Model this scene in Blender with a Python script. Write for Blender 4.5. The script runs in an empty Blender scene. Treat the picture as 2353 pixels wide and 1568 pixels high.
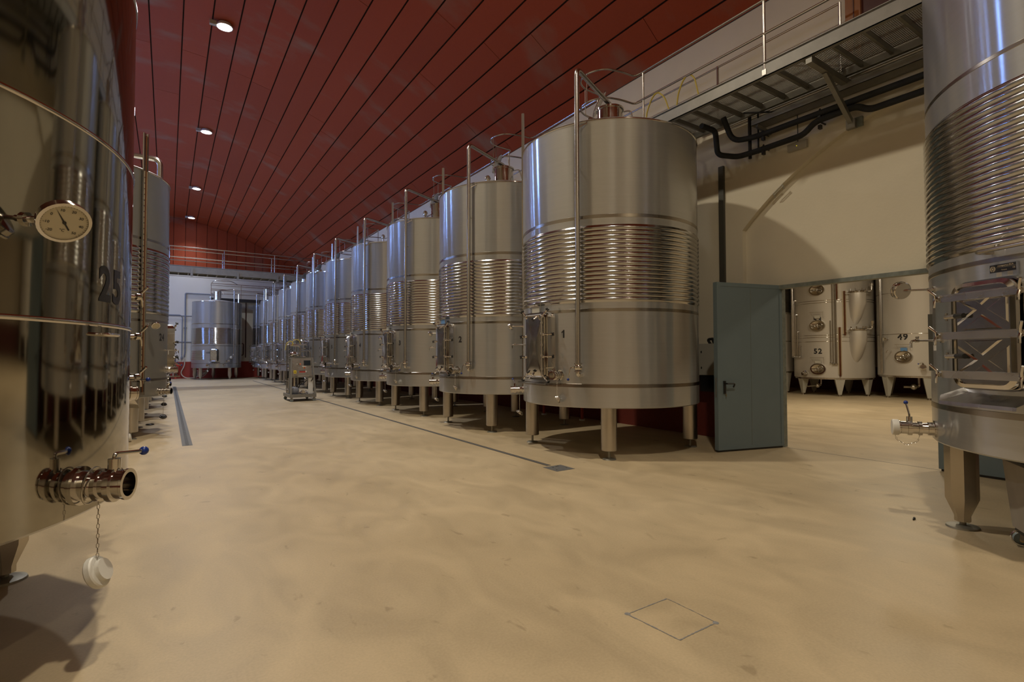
import bpy, math, random
from mathutils import Matrix, Vector
R = math.radians
PI = math.pi
random.seed(7)
SC = bpy.context.scene
COL = SC.collection

# ------------------------------------------------------------------ camera, world, exposure
YAW, PIT, ROL, FPX = .583, .028, -.002, 1200.0
_F = Vector((math.sin(YAW)*math.cos(PIT), math.cos(YAW)*math.cos(PIT), math.sin(PIT)))
_R0 = Vector((math.cos(YAW), -math.sin(YAW), 0))
_U0 = _R0.cross(_F)
_R = _R0*math.cos(ROL) + _U0*math.sin(ROL)
_U = _U0*math.cos(ROL) - _R0*math.sin(ROL)
cam = bpy.data.objects.new('camera', bpy.data.cameras.new('camera'))
COL.objects.link(cam)
cam.matrix_world = Matrix(((_R.x, _U.x, -_F.x, 0), (_R.y, _U.y, -_F.y, 0), (_R.z, _U.z, -_F.z, 1.5), (0, 0, 0, 1)))
cam.data.sensor_fit = 'HORIZONTAL'
cam.data.sensor_width = 36
cam.data.lens = FPX/2353*36
cam.data.clip_start = .05
SC.camera = cam
SC.view_settings.view_transform = 'Standard'
SC.view_settings.look = 'None'
SC.view_settings.exposure = 0.0
SC.view_settings.gamma = 1.0
SC.view_settings.use_curve_mapping = False
SC.cycles.use_denoising = True
SC.cycles.sample_clamp_indirect = 4.0
SC.cycles.max_bounces = 10
SC.cycles.diffuse_bounces = 3
SC.cycles.glossy_bounces = 5
world = bpy.data.worlds.new('world'); SC.world = world; world.use_nodes = True
world.node_tree.nodes['Background'].inputs[0].default_value = (.9, .85, .75, 1)
world.node_tree.nodes['Background'].inputs[1].default_value = .02
# hall lamps: (y position, strength, colour) - the ridge row of high bay lamps
LAMPS = [(-8.0, 1000, (1, .88, .68)), (0.0, 1450, (1, .88, .68)), (8.1, 1950, (1, .89, .70)), (16.2, 1800, (.92, .90, .88)),
         (24.3, 1950, (.84, .87, .95)), (32.9, 2000, (.82, .87, .97)), (40.05, 600, (.84, .88, 1))]
LAMP_X = .654/5*(10.62-1.5)
for y, e, c in LAMPS:
    l = bpy.data.lights.new('lamp_beam', 'SPOT'); l.energy = e; l.color = c; l.shadow_soft_size = .17
    l.spot_size = math.radians(150 if y < 40 else 104); l.spot_blend = 1.0
    o = bpy.data.objects.new('lamp_beam', l); COL.objects.link(o); o.location = (LAMP_X, y, 10.52)
# cellar next door: ceiling area lamps
BACK_LAMPS = [((13.0, 1.5, 5.45), 140), ((13.0, 8.5, 5.45), 170), ((16.5, 6.0, 5.45), 160)]
for p, e in BACK_LAMPS:
    l = bpy.data.lights.new('cellar_lamp', 'AREA'); l.shape = 'RECTANGLE'; l.size = 1.6; l.size_y = .5
    l.energy = e; l.color = (1, .86, .64)
    o = bpy.data.objects.new('cellar_lamp', l); COL.objects.link(o); o.location = p

# ------------------------------------------------------------------ materials
def nodes_of(name):
    m = bpy.data.materials.new(name); m.use_nodes = True
    nt = m.node_tree
    return m, nt, nt.nodes['Principled BSDF']
def N(nt, typ, **kw):
    n = nt.nodes.new(typ)
    for k, v in kw.items(): setattr(n, k, v)
    return n
def mat(name, col, rough=.5, metal=0.0, var=0.0, scale=5.0, bump=0.0, aniso=0.0, emit=None, coords='Object', stretch=(1, 1, 1), rvar=0.0, spec=.5):
    m, nt, b = nodes_of(name)
    b.inputs['Base Color'].default_value = (*col, 1)
    b.inputs['Roughness'].default_value = rough
    b.inputs['Metallic'].default_value = metal
    b.inputs['Specular IOR Level'].default_value = spec
    if emit:
        b.inputs['Emission Color'].default_value = (*emit[0], 1); b.inputs['Emission Strength'].default_value = emit[1]
    if var or bump or rvar:
        tc = N(nt, 'ShaderNodeTexCoord'); mp = N(nt, 'ShaderNodeMapping'); no = N(nt, 'ShaderNodeTexNoise')
        mp.inputs['Scale'].default_value = stretch
        no.inputs['Scale'].default_value = scale; no.inputs['Detail'].default_value = 5
        nt.links.new(tc.outputs[coords], mp.inputs[0]); nt.links.new(mp.outputs[0], no.inputs['Vector'])
        if var:
            mx = N(nt, 'ShaderNodeMix', data_type='RGBA')
            mx.inputs[6].default_value = (*[c*(1-var) for c in col], 1); mx.inputs[7].default_value = (*[min(1, c*(1+var)) for c in col], 1)
            nt.links.new(no.outputs[0], mx.inputs[0]); nt.links.new(mx.outputs[2], b.inputs['Base Color'])
        if rvar:
            mr = N(nt, 'ShaderNodeMapRange'); mr.inputs[3].default_value = max(.02, rough-rvar); mr.inputs[4].default_value = rough+rvar
            mr.inputs[1].default_value = .3; mr.inputs[2].default_value = .7
            nt.links.new(no.outputs[0], mr.inputs[0]); nt.links.new(mr.outputs[0], b.inputs['Roughness'])
        if bump:
            bp = N(nt, 'ShaderNodeBump'); bp.inputs['Strength'].default_value = bump; bp.inputs['Distance'].default_value = .02
            nt.links.new(no.outputs[0], bp.inputs['Height']); nt.links.new(bp.outputs[0], b.inputs['Normal'])
    if aniso:
        b.inputs['Anisotropic'].default_value = aniso
        tg = N(nt, 'ShaderNodeTangent', direction_type='RADIAL', axis='Z')
        nt.links.new(tg.outputs[0], b.inputs['Tangent'])
    return m

M = {}
def brushed_mat(name, cd, cg, rough, an, fac):
    m, nt, b = nodes_of(name); out = nt.nodes['Material Output']
    tc = N(nt, 'ShaderNodeTexCoord'); mp = N(nt, 'ShaderNodeMapping'); no = N(nt, 'ShaderNodeTexNoise')
    mp.inputs['Scale'].default_value = (.6, .6, 16); no.inputs['Scale'].default_value = 3; no.inputs['Detail'].default_value = 5
    nt.links.new(tc.outputs['Object'], mp.inputs[0]); nt.links.new(mp.outputs[0], no.inputs['Vector'])
    def grain(bsdf, col):
        mx = N(nt, 'ShaderNodeMix', data_type='RGBA'); mx.inputs[6].default_value = (*[c*.95 for c in col], 1); mx.inputs[7].default_value = (*[c*1.05 for c in col], 1)
        nt.links.new(no.outputs[0], mx.inputs[0]); nt.links.new(mx.outputs[2], bsdf.inputs['Base Color']); bsdf.inputs['Metallic'].default_value = 1
    grain(b, cd); b.inputs['Roughness'].default_value = .62
    g = N(nt, 'ShaderNodeBsdfPrincipled'); grain(g, cg); g.inputs['Roughness'].default_value = rough
    g.inputs['Anisotropic'].default_value = an; g.inputs['Anisotropic Rotation'].default_value = .25
    tg = N(nt, 'ShaderNodeTangent', direction_type='RADIAL', axis='Z'); nt.links.new(tg.outputs[0], g.inputs['Tangent'])
    ms = N(nt, 'ShaderNodeMixShader'); ms.inputs[0].default_value = fac
    nt.links.new(b.outputs[0], ms.inputs[1]); nt.links.new(g.outputs[0], ms.inputs[2]); nt.links.new(ms.outputs[0], out.inputs[0])
    return m
M['brushed'] = brushed_mat('brushed_stainless', (.53, .54, .55), (.59, .60, .61), .17, .93, .52)
M['pale'] = mat('pale_satin_stainless', (.56, .53, .48), .42, .45, var=.05, scale=2, stretch=(2, 2, .3))
M['satin'] = mat('satin_stainless', (.40, .395, .37), .30, .8, var=.05, scale=2, stretch=(2, 2, .3))
M['plain'] = mat('plain_stainless', (.58, .56, .53), .28, 1, var=.06, scale=4, rvar=.05)
M['polish'] = mat('polished_stainless', (.62, .60, .57), .11, 1, rvar=.03, scale=9)
M['band'] = mat('ground_weld_stainless', (.36, .33, .29), .24, 1)
M['jacket'] = mat('jacket_stainless', (.50, .50, .50), .13, 1, bump=.10, scale=7, stretch=(1, 1, .35))
M['mirror'] = mat('mirror_stainless', (.36, .345, .305), .06, 1, bump=.022, scale=1.1, stretch=(1, 1, .45))
M['leg'] = mat('leg_stainless', (.52, .48, .42), .34, 1, var=.12, scale=8, rvar=.06)
M['galv'] = mat('galvanised_steel', (.26, .25, .225), .5, .6, var=.18, scale=7)
M['deck'] = mat('deck_steel', (.30, .29, .25), .5, .8, var=.15, scale=9)
M['rail'] = mat('rail_stainless', (.52, .50, .47), .24, 1)
M['blue'] = mat('blue_plastic', (.006, .03, .22), .3)
M['black'] = mat('black_plastic', (.012, .012, .012), .4)
M['ink'] = mat('black_decal', (.01, .01, .012), .45)
M['white'] = mat('white_plastic', (.68, .67, .63), .45, var=.06, scale=14)
M['cardblue'] = mat('blue_card', (.10, .22, .42), .5)
M['dial'] = mat('dial_face', (.55, .50, .38), .35)
M['brass'] = mat('pale_brass', (.60, .50, .33), .25, 1)
M['glass'] = mat('sight_glass_brown', (.10, .035, .014), .15, var=.4, scale=5)
M['gauge'] = mat('gauge_scale', (.42, .34, .22), .4, var=.15, scale=9)
M['dark'] = mat('dark_void', (.012, .011, .010), .7)
M['insul'] = mat('black_pipe_insulation', (.016, .017, .016), .75, bump=.25, scale=30)
M['red'] = mat('red_enamel', (.50, .03, .02), .4)
M['redpipe'] = mat('red_pipe_paint', (.42, .05, .02), .5)
M['pvc'] = mat('grey_conduit', (.19, .20, .23), .5)
M['hose'] = mat('pale_hose', (.52, .46, .36), .5)
M['yellow'] = mat('yellow_hose', (.52, .40, .05), .45)
M['yellowlabel'] = mat('yellow_label', (.75, .55, .02), .5)
M['orange'] = mat('orange_plastic', (.75, .16, .05), .4)
M['screen'] = mat('dark_screen', (.02, .028, .035), .12)
M['doorblue'] = mat('grey_blue_door_paint', (.15, .20, .225), .45, var=.06, scale=3)
M['steelpaint'] = mat('worn_green_grey_paint', (.17, .19, .17), .55, var=.5, scale=14)
M['ductpaint'] = mat('dark_duct_paint', (.065, .062, .05), .6)
M['wood'] = mat('orange_varnished_wood', (.30, .105, .025), .4, var=.3, scale=6, stretch=(6, 6, .6))
M['wooddark'] = mat('dark_red_panel', (.075, .018, .014), .4, var=.2, scale=3)
M['box'] = mat('pale_box_enamel', (.42, .40, .34), .45)
M['bin'] = mat('worn_grey_plastic', (.28, .25, .21), .6, var=.22, scale=5, bump=.1)
M['castor'] = mat('grey_castor_rubber', (.20, .25, .27), .5)
M['chrome'] = mat('chrome', (.75, .75, .75), .08, 1)
M['mortar'] = mat('grey_sealant', (.20, .20, .20), .8, var=.45, scale=40)
M['hatch'] = None
M['drain'] = mat('drain_steel', (.115, .115, .115), .6, .1, var=.2, scale=20)
M['lens'] = None
M['dusk'] = mat('dusk_window_glass', (.05, .07, .10), .1, emit=((.22, .40, 1), 46))

def wall_mat(name, wall, dado, zcut, var=.08):
    m, nt, b = nodes_of(name)
    g = N(nt, 'ShaderNodeNewGeometry'); sx = N(nt, 'ShaderNodeSeparateXYZ')
    nt.links.new(g.outputs['Position'], sx.inputs[0])
    no = N(nt, 'ShaderNodeTexNoise'); no.inputs['Scale'].default_value = 1.3; no.inputs['Detail'].default_value = 6
    n2 = N(nt, 'ShaderNodeTexNoise'); n2.inputs['Scale'].default_value = 26; n2.inputs['Detail'].default_value = 3
    nt.links.new(g.outputs['Position'], no.inputs['Vector']); nt.links.new(g.outputs['Position'], n2.inputs['Vector'])
    mw = N(nt, 'ShaderNodeMix', data_type='RGBA')
    mw.inputs[6].default_value = (*[c*(1-var) for c in wall], 1); mw.inputs[7].default_value = (*[c*(1+var) for c in wall], 1)
    nt.links.new(no.outputs[0], mw.inputs[0])
    md = N(nt, 'ShaderNodeMix', data_type='RGBA')
    md.inputs[6].default_value = (*[c*.8 for c in dado], 1); md.inputs[7].default_value = (*[c*1.2 for c in dado], 1)
    nt.links.new(n2.outputs[0], md.inputs[0])
    ad = N(nt, 'ShaderNodeMath', operation='MULTIPLY_ADD'); ad.inputs[1].default_value = .02; ad.inputs[2].default_value = zcut-.01
    nt.links.new(n2.outputs[0], ad.inputs[0])
    gt = N(nt, 'ShaderNodeMath', operation='GREATER_THAN')
    nt.links.new(sx.outputs[2], gt.inputs[0]); nt.links.new(ad.outputs[0], gt.inputs[1])
    mx = N(nt, 'ShaderNodeMix', data_type='RGBA')
    nt.links.new(gt.outputs[0], mx.inputs[0]); nt.links.new(md.outputs[2], mx.inputs[6]); nt.links.new(mw.outputs[2], mx.inputs[7])
    nt.links.new(mx.outputs[2], b.inputs['Base Color'])
    b.inputs['Roughness'].default_value = .75
    bp = N(nt, 'ShaderNodeBump'); bp.inputs['Strength'].default_value = .15; bp.inputs['Distance'].default_value = .01
    nt.links.new(n2.outputs[0], bp.inputs['Height']); nt.links.new(bp.outputs[0], b.inputs['Normal'])
    return m
M['wall'] = wall_mat('cream_wall_paint', (.70, .635, .495), (.13, .016, .008), 1.13)
M['wallfar'] = wall_mat('white_wall_paint', (.68, .63, .52), (.30, .035, .018), 1.13, .04)
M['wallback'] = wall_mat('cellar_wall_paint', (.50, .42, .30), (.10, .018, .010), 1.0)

def floor_mat():
    m, nt, b = nodes_of('resin_floor')
    g = N(nt, 'ShaderNodeNewGeometry')
    def noise(sc, det=5, stretch=None, dist=0):
        n = N(nt, 'ShaderNodeTexNoise'); n.inputs['Scale'].default_value = sc; n.inputs['Detail'].default_value = det
        n.inputs['Distortion'].default_value = dist
        mp = N(nt, 'ShaderNodeMapping'); mp.inputs['Scale'].default_value = stretch or (1, 1, 1)
        nt.links.new(g.outputs['Position'], mp.inputs[0]); nt.links.new(mp.outputs[0], n.inputs['Vector'])
        return n
    big = noise(.55, 4, (1, .8, 1), .6); mid = noise(2.2, 5, (1.0, .55, 1), 1.2); fine = noise(70, 3); dirt = noise(7, 6, (1, .6, 1), .6)
    c1 = N(nt, 'ShaderNodeMix', data_type='RGBA'); c1.inputs[6].default_value = (.42, .33, .205, 1); c1.inputs[7].default_value = (.51, .41, .265, 1)
    r1 = N(nt, 'ShaderNodeMapRange'); r1.inputs[1].default_value = .3; r1.inputs[2].default_value = .7
    nt.links.new(big.outputs[0], r1.inputs[0]); nt.links.new(r1.outputs[0], c1.inputs[0])
    c2 = N(nt, 'ShaderNodeMix', data_type='RGBA', blend_type='MULTIPLY'); c2.inputs[0].default_value = 1
    r2 = N(nt, 'ShaderNodeMapRange'); r2.inputs[1].default_value = .3; r2.inputs[2].default_value = .72; r2.inputs[3].default_value = .86; r2.inputs[4].default_value = 1.08
    nt.links.new(mid.outputs[0], r2.inputs[0]); nt.links.new(c1.outputs[2], c2.inputs[6]); nt.links.new(r2.outputs[0], c2.inputs[7])
    c3 = N(nt, 'ShaderNodeMix', data_type='RGBA', blend_type='MULTIPLY'); c3.inputs[0].default_value = 1
    r3 = N(nt, 'ShaderNodeMapRange'); r3.inputs[1].default_value = .25; r3.inputs[2].default_value = .75; r3.inputs[3].default_value = .93; r3.inputs[4].default_value = 1.07
    nt.links.new(fine.outputs[0], r3.inputs[0]); nt.links.new(c2.outputs[2], c3.inputs[6]); nt.links.new(r3.outputs[0], c3.inputs[7])
    c4 = N(nt, 'ShaderNodeMix', data_type='RGBA', blend_type='MULTIPLY')
    r4 = N(nt, 'ShaderNodeMapRange'); r4.inputs[1].default_value = .66; r4.inputs[2].default_value = .72; r4.inputs[3].default_value = 0; r4.inputs[4].default_value = .4
    nt.links.new(dirt.outputs[0], r4.inputs[0]); nt.links.new(r4.outputs[0], c4.inputs[0])
    nt.links.new(c3.outputs[2], c4.inputs[6]); c4.inputs[7].default_value = (.45, .42, .38, 1)
    nt.links.new(c4.outputs[2], b.inputs['Base Color'])
    rr = N(nt, 'ShaderNodeMapRange'); rr.inputs[3].default_value = .38; rr.inputs[4].default_value = .55
    nt.links.new(mid.outputs[0], rr.inputs[0]); nt.links.new(rr.outputs[0], b.inputs['Roughness'])
    b.inputs['Specular IOR Level'].default_value = .35
    bp = N(nt, 'ShaderNodeBump'); bp.inputs['Strength'].default_value = .08; bp.inputs['Distance'].default_value = .004
    nt.links.new(fine.outputs[0], bp.inputs['Height']); nt.links.new(bp.outputs[0], b.inputs['Normal'])
    return m
M['floor'] = floor_mat()

def ceil_mat():
    m, nt, b = nodes_of('red_ceiling_panel')
    g = N(nt, 'ShaderNodeNewGeometry'); oi = N(nt, 'ShaderNodeObjectInfo')
    no = N(nt, 'ShaderNodeTexNoise'); no.inputs['Scale'].default_value = .5; no.inputs['Detail'].default_value = 7
    mp = N(nt, 'ShaderNodeMapping'); mp.inputs['Scale'].default_value = (.9, 1.6, 1)
    nt.links.new(g.outputs['Position'], mp.inputs[0]); nt.links.new(mp.outputs[0], no.inputs['Vector'])
    fn = N(nt, 'ShaderNodeTexNoise'); fn.inputs['Scale'].default_value = 22; fn.inputs['Detail'].default_value = 4
    nt.links.new(g.outputs['Position'], fn.inputs['Vector'])
    c1 = N(nt, 'ShaderNodeMix', data_type='RGBA'); c1.inputs[6].default_value = (.275, .042, .0085, 1); c1.inputs[7].default_value = (.325, .053, .0120, 1)
    nt.links.new(fn.outputs[0], c1.inputs[0])
    c2 = N(nt, 'ShaderNodeMix', data_type='RGBA', blend_type='MULTIPLY'); c2.inputs[0].default_value = 1
    ro = N(nt, 'ShaderNodeMapRange'); ro.inputs[3].default_value = .93; ro.inputs[4].default_value = 1.07
    nt.links.new(oi.outputs['Random'], ro.inputs[0]); nt.links.new(c1.outputs[2], c2.inputs[6]); nt.links.new(ro.outputs[0], c2.inputs[7])
    c3 = N(nt, 'ShaderNodeMix', data_type='RGBA'); c3.inputs[7].default_value = (.27, .15, .095, 1)
    r3 = N(nt, 'ShaderNodeMapRange'); r3.inputs[1].default_value = .57; r3.inputs[2].default_value = .74; r3.inputs[4].default_value = .75
    nt.links.new(no.outputs[0], r3.inputs[0]); nt.links.new(r3.outputs[0], c3.inputs[0]); nt.links.new(c2.outputs[2], c3.inputs[6])
    nt.links.new(c3.outputs[2], b.inputs['Base Color'])
    b.inputs['Roughness'].default_value = .62
    b.inputs['Specular IOR Level'].default_value = .3
    return m
M['ceil'] = ceil_mat()
M['seam'] = mat('dark_seam', (.025, .009, .006), .8)
M['hatch'] = M['floor']

def lens_mat(col, s):
    return mat('lamp_lens', col, .5, emit=(col, s))

# ------------------------------------------------------------------ mesh builder
def FR(phi, r=0, z=0):
    """frame on a vertical cylinder: x outward, y tangent (ccw), z up, origin at radius r and height z"""
    a = R(phi); c, s = math.cos(a), math.sin(a)
    return Matrix(((c, -s, 0, r*c), (s, c, 0, r*s), (0, 0, 1, z), (0, 0, 0, 1)))
I4 = Matrix.Identity(4)
class MB:
    def __init__(s, mtx=None): s.v = []; s.f = []; s.m = mtx or I4
    def add(s, vs, fs, m=None):
        m = s.m @ m if m is not None else s.m
        b = len(s.v); s.v += [tuple(m @ Vector(p)) for p in vs]; s.f += [tuple(i+b for i in f) for f in fs]; return s
    def box(s, x0, x1, y0, y1, z0, z1, m=None):
        vs = [(x, y, z) for x in (x0, x1) for y in (y0, y1) for z in (z0, z1)]
        return s.add(vs, [(0, 1, 3, 2), (4, 6, 7, 5), (0, 4, 5, 1), (2, 3, 7, 6), (0, 2, 6, 4), (1, 5, 7, 3)], m)
    def bar(s, p, q, w, h, up=(0, 0, 1)):
        p, q = Vector(p), Vector(q); d = (q-p); L = d.length; d.normalize(); up = Vector(up)
        if abs(d.dot(up)) > .98: up = Vector((1, 0, 0))
        y = up.cross(d).normalized(); z = d.cross(y)
        m = Matrix(((d.x, y.x, z.x, p.x), (d.y, y.y, z.y, p.y), (d.z, y.z, z.z, p.z), (0, 0, 0, 1)))
        return s.box(0, L, -w/2, w/2, -h/2, h/2, m)
    def lathe(s, prof, n=32, m=None, a0=0, a1=360):
        full = abs(a1-a0) >= 360; k = n if full else n+1
        vs = []; fs = []
        for r, z in prof:
            for i in range(k):
                a = R(a0+(a1-a0)*i/n); vs.append((r*math.cos(a), r*math.sin(a), z))
        for j in range(len(prof)-1):
            for i in range(n):
                i2 = (i+1) % k
                fs.append((j*k+i, j*k+i2, (j+1)*k+i2, (j+1)*k+i))
        return s.add(vs, fs, m)
    def cyl(s, p, q, r0, r1=None, n=12, caps=True):
        r1 = r0 if r1 is None else r1
        p, q = Vector(p), Vector(q); d = (q-p); L = d.length
        m = Matrix.Translation(p) @ Vector((0, 0, 1)).rotation_difference(d.normalized()).to_matrix().to_4x4()
        vs = []; fs = []
        for r, z in ((r0, 0), (r1, L)):
            for i in range(n): a = 2*PI*i/n; vs.append((r*math.cos(a), r*math.sin(a), z))
        for i in range(n): fs.append((i, (i+1) % n, n+(i+1) % n, n+i))
        if caps: fs += [tuple(range(n-1, -1, -1)), tuple(range(n, 2*n))]
        return s.add(vs, fs, m)
    def turn(s, p, d, prof, n=20):
        """lathe profile [(r, dist)] about axis d from p, capped"""
        p, d = Vector(p), Vector(d).normalized()
        m = Matrix.Translation(p) @ Vector((0, 0, 1)).rotation_difference(d).to_matrix().to_4x4()
        pr = [(max(r, 1e-4), z) for r, z in prof]
        s.lathe(pr, n, m)
        return s
    def tube(s, pts, r, n=8, closed=False):
        P = [Vector(p) for p in pts]; k = len(P); vs = []; fs = []
        up = None
        for i in range(k):
            a = P[(i-1) % k] if closed or i > 0 else P[i]; b = P[(i+1) % k] if closed or i < k-1 else P[i]
            d = (b-a).normalized()
            if up is None:
                up = Vector((0, 0, 1)) if abs(d.z) < .9 else Vector((1, 0, 0))
            x = (up - d*up.dot(d)).normalized(); up = x; y = d.cross(x)
            for j in range(n):
                t = 2*PI*j/n; vs.append(tuple(P[i] + x*r*math.cos(t) + y*r*math.sin(t)))
        for i in range(k if closed else k-1):
            i2 = (i+1) % k
            for j in range(n): fs.append((i*n+j, i*n+(j+1) % n, i2*n+(j+1) % n, i2*n+j))
        if not closed: fs += [tuple(range(n-1, -1, -1)), tuple(range((k-1)*n, k*n))]
        return s.add(vs, fs)
    def sphere(s, c, r, n=12, m=6, sz=1):
        prof = [(max(1e-4, r*math.sin(PI*i/m)), -r*sz*math.cos(PI*i/m)) for i in range(m+1)]
        return s.lathe(prof, n, Matrix.Translation(Vector(c)))
    def prism(s, poly, z0, z1, m=None):
        k = len(poly); vs = [(x, y, z0) for x, y in poly] + [(x, y, z1) for x, y in poly]
        fs = [(i, (i+1) % k, k+(i+1) % k, k+i) for i in range(k)] + [tuple(range(k-1, -1, -1)), tuple(range(k, 2*k))]
        return s.add(vs, fs, m)
    def ring(s, outer, inner, z0, z1, m=None):
        k = len(outer); vs = [(x, y, z) for z in (z0, z1) for P in (outer, inner) for x, y in P]; fs = []
        for i in range(k):
            j = (i+1) % k
            fs += [(i, j, 2*k+j, 2*k+i), (k+j, k+i, 3*k+i, 3*k+j), (2*k+i, 2*k+j, 3*k+j, 3*k+i), (j, i, k+i, k+j)]
        return s.add(vs, fs, m)
    def build(s, name, m, parent=None, smooth=True, loc=None, angle=38):
        me = bpy.data.meshes.new(name); me.from_pydata(s.v, [], s.f); me.validate(); me.update()
        if m is not None: me.materials.append(m)
        if smooth:
            me.polygons.foreach_set('use_smooth', [True]*len(me.polygons))
            me.set_sharp_from_angle(angle=R(angle))
        o = bpy.data.objects.new(name, me); COL.objects.link(o)
        if parent is not None: o.parent = parent
        if loc is not None: o.location = loc
        return o
def rrect(w, h, r, k=4, cx=0, cy=0):
    out = []
    for sx, sy, a in ((1, 1, 0), (-1, 1, 90), (-1, -1, 180), (1, -1, 270)):
        for i in range(k+1):
            t = R(a+90*i/k); out.append((cx+sx*(w/2-r)+r*math.cos(t), cy+sy*(h/2-r)+r*math.sin(t)))
    return out
def bend(pts, r, k=5):
    """polyline with rounded corners"""
    P = [Vector(p) for p in pts]; out = [P[0]]
    for i in range(1, len(P)-1):
        a, b, c = P[i-1], P[i], P[i+1]; u = (a-b); v = (c-b); d = min(r, u.length*.49, v.length*.49)
        p0 = b+u.normalized()*d; p1 = b+v.normalized()*d
        for j in range(k+1):
            t = j/k; out.append(p0*(1-t)**2 + b*2*t*(1-t) + p1*t*t)
    out.append(P[-1]); return out
# plane with local x=tangent(y of FR), y=z(up), z=outward
def PLM(phi, r, z):
    return FR(phi, r, z) @ Matrix(((0, 0, 1, 0), (1, 0, 0, 0), (0, 1, 0, 0), (0, 0, 0, 1)))

def empty(name, loc, rz=0):
    o = bpy.data.objects.new(name, None); COL.objects.link(o); o.location = loc; o.rotation_euler = (0, 0, rz)
    o.empty_display_size = .2; return o
def tag(o, label, cat, group=None, kind=None):
    o['label'] = label
    if cat: o['category'] = cat
    if group: o['group'] = group
    if kind: o['kind'] = kind
    return o
def struct(o): o['kind'] = 'structure'; return o
KIDS = {}
def copy_tree(o, parent=None, skip=()):
    c = o.copy(); COL.objects.link(c); c.parent = parent
    for ch in o.children:
        if ch.name.split('.')[0] not in skip: copy_tree(ch, c, skip)
    return c
_txt = {}
def text_geo(s, size, bold=.02):
    key = (s, size, bold)
    if key not in _txt:
        cu = bpy.data.curves.new('t', 'FONT'); cu.body = s; cu.size = size; cu.offset = bold*size; cu.align_x = 'CENTER'; cu.align_y = 'CENTER'
        cu.resolution_u = 4
        ob = bpy.data.objects.new('t', cu); COL.objects.link(ob)
        dg = bpy.context.evaluated_depsgraph_get(); me = bpy.data.meshes.new_from_object(ob.evaluated_get(dg))
        _txt[key] = ([tuple(v.co) for v in me.vertices], [tuple(p.vertices) for p in me.polygons])
        bpy.data.objects.remove(ob); bpy.data.curves.remove(cu); bpy.data.meshes.remove(me)
    return _txt[key]
def number_decal(s, phi, r, z, size, parent):
    # read left to right from outside: text x runs along +tangent
    mb = MB(); adv = .60*size; k = len(s)
    for i, ch in enumerate(s):
        if ch == '1': vs, fs = [(x*size, y*size, 0) for x, y in ((-.02, -.36), (.13, -.36), (.13, .36), (.0, .36), (-.04, .27), (-.18, .19), (-.18, .06), (-.02, .14))], [(0, 1, 2, 3, 4, 7), (4, 5, 6, 7)]
        else: vs, fs = text_geo(ch, size, .035)
        b = len(mb.v); x0 = (i-(k-1)/2)*adv
        mb.v += [((r+.0015)*math.cos(R(phi)+(x+x0)/r), (r+.0015)*math.sin(R(phi)+(x+x0)/r), z+y) for x, y, _ in vs]
        mb.f += [tuple(q+b for q in f) for f in fs]
    return mb.build('number_decal', M['ink'], parent, smooth=False)
def flat_text(s, size, mtx, m, parent, name='lettering', bold=.02):
    vs, fs = text_geo(s, size, bold); mb = MB(); mb.add(vs, fs, mtx)
    return mb.build(name, m, parent, smooth=False)

# ------------------------------------------------------------------ room shell
YF, YB, XR, XL = 41.5, -9.0, 8.37, -4.2
VXC, VR = -.5, 13.47
VZC = 7.47-math.sqrt(VR**2-(XR-VXC)**2)
def vault(x): return VZC+math.sqrt(VR**2-(x-VXC)**2)
fl = MB(); fl.box(XL-.3, 26, YB-.3, 44, -.2, 0)
struct(fl.build('floor', M['floor'], None, False))

# vault: dark backing shell and one panel object per board length
th0 = math.atan2(XL-.2-VXC, vault(XL-.2)-VZC); th1 = math.atan2(XR-VXC, 7.47-VZC)
sh = MB(); n = 60
for i in range(n):
    a, b = th0+(th1-th0)*i/n, th0+(th1-th0)*(i+1)/n
    ro = VR+.06
    P = [(VXC+ro*math.sin(t), y, VZC+ro*math.cos(t)) for t in (a, b) for y in (YB, YF+.2)]
    sh.add(P, [(0, 1, 3, 2)])
ceiling = struct(sh.build('ceiling', M['seam'], None, True))
ratios = [-.058, .025, .098, .168, .24, .313, .388, .468, .551, .638, .728, .827, .926, 1.038, 1.16]
def theta_of(k):
    a = k*k+1; q = 1.5*k+VXC; b = -2*k*q-2*VZC; c = q*q+VZC*VZC-VR*VR
    z = (-b+math.sqrt(b*b-4*a*c))/(2*a); return math.atan2(k*(z-1.5)-VXC, z-VZC)
ths = [theta_of(k) for k in ratios]
while ths[-1] < th1-.01: ths.append(ths[-1]+.57/VR)
while ths[0] > th0: ths.insert(0, ths[0]-.63/VR)
ths[-1] = min(ths[-1], th1); ths = [t for t in ths if t >= th0-.05]
gap = .0013
for i in range(len(ths)-1):
    a, b = ths[i]+gap, ths[i+1]-gap
    y = YB; cuts = [YB]
    y += random.uniform(4, 11)
    while y < YF-3: cuts.append(y); y += 11.6
    cuts.append(YF)
    for j in range(len(cuts)-1):
        y0, y1 = cuts[j]+.006, cuts[j+1]-.006
        mb = MB(); P = []
        for rr in (VR, VR+.05):
            for t in (a, (a+b)/2, b):
                for y in (y0, y1): P.append((VXC+rr*math.sin(t), y, VZC+rr*math.cos(t)))
        mb.add(P, [(0, 1, 3, 2), (2, 3, 5, 4), (0, 6, 7, 1), (4, 5, 11, 10), (0, 2, 8, 6), (2, 4, 10, 8), (1, 7, 9, 3), (3, 9, 11, 5)])
        mb.build('panel', M['ceil'], ceiling, False)

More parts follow.
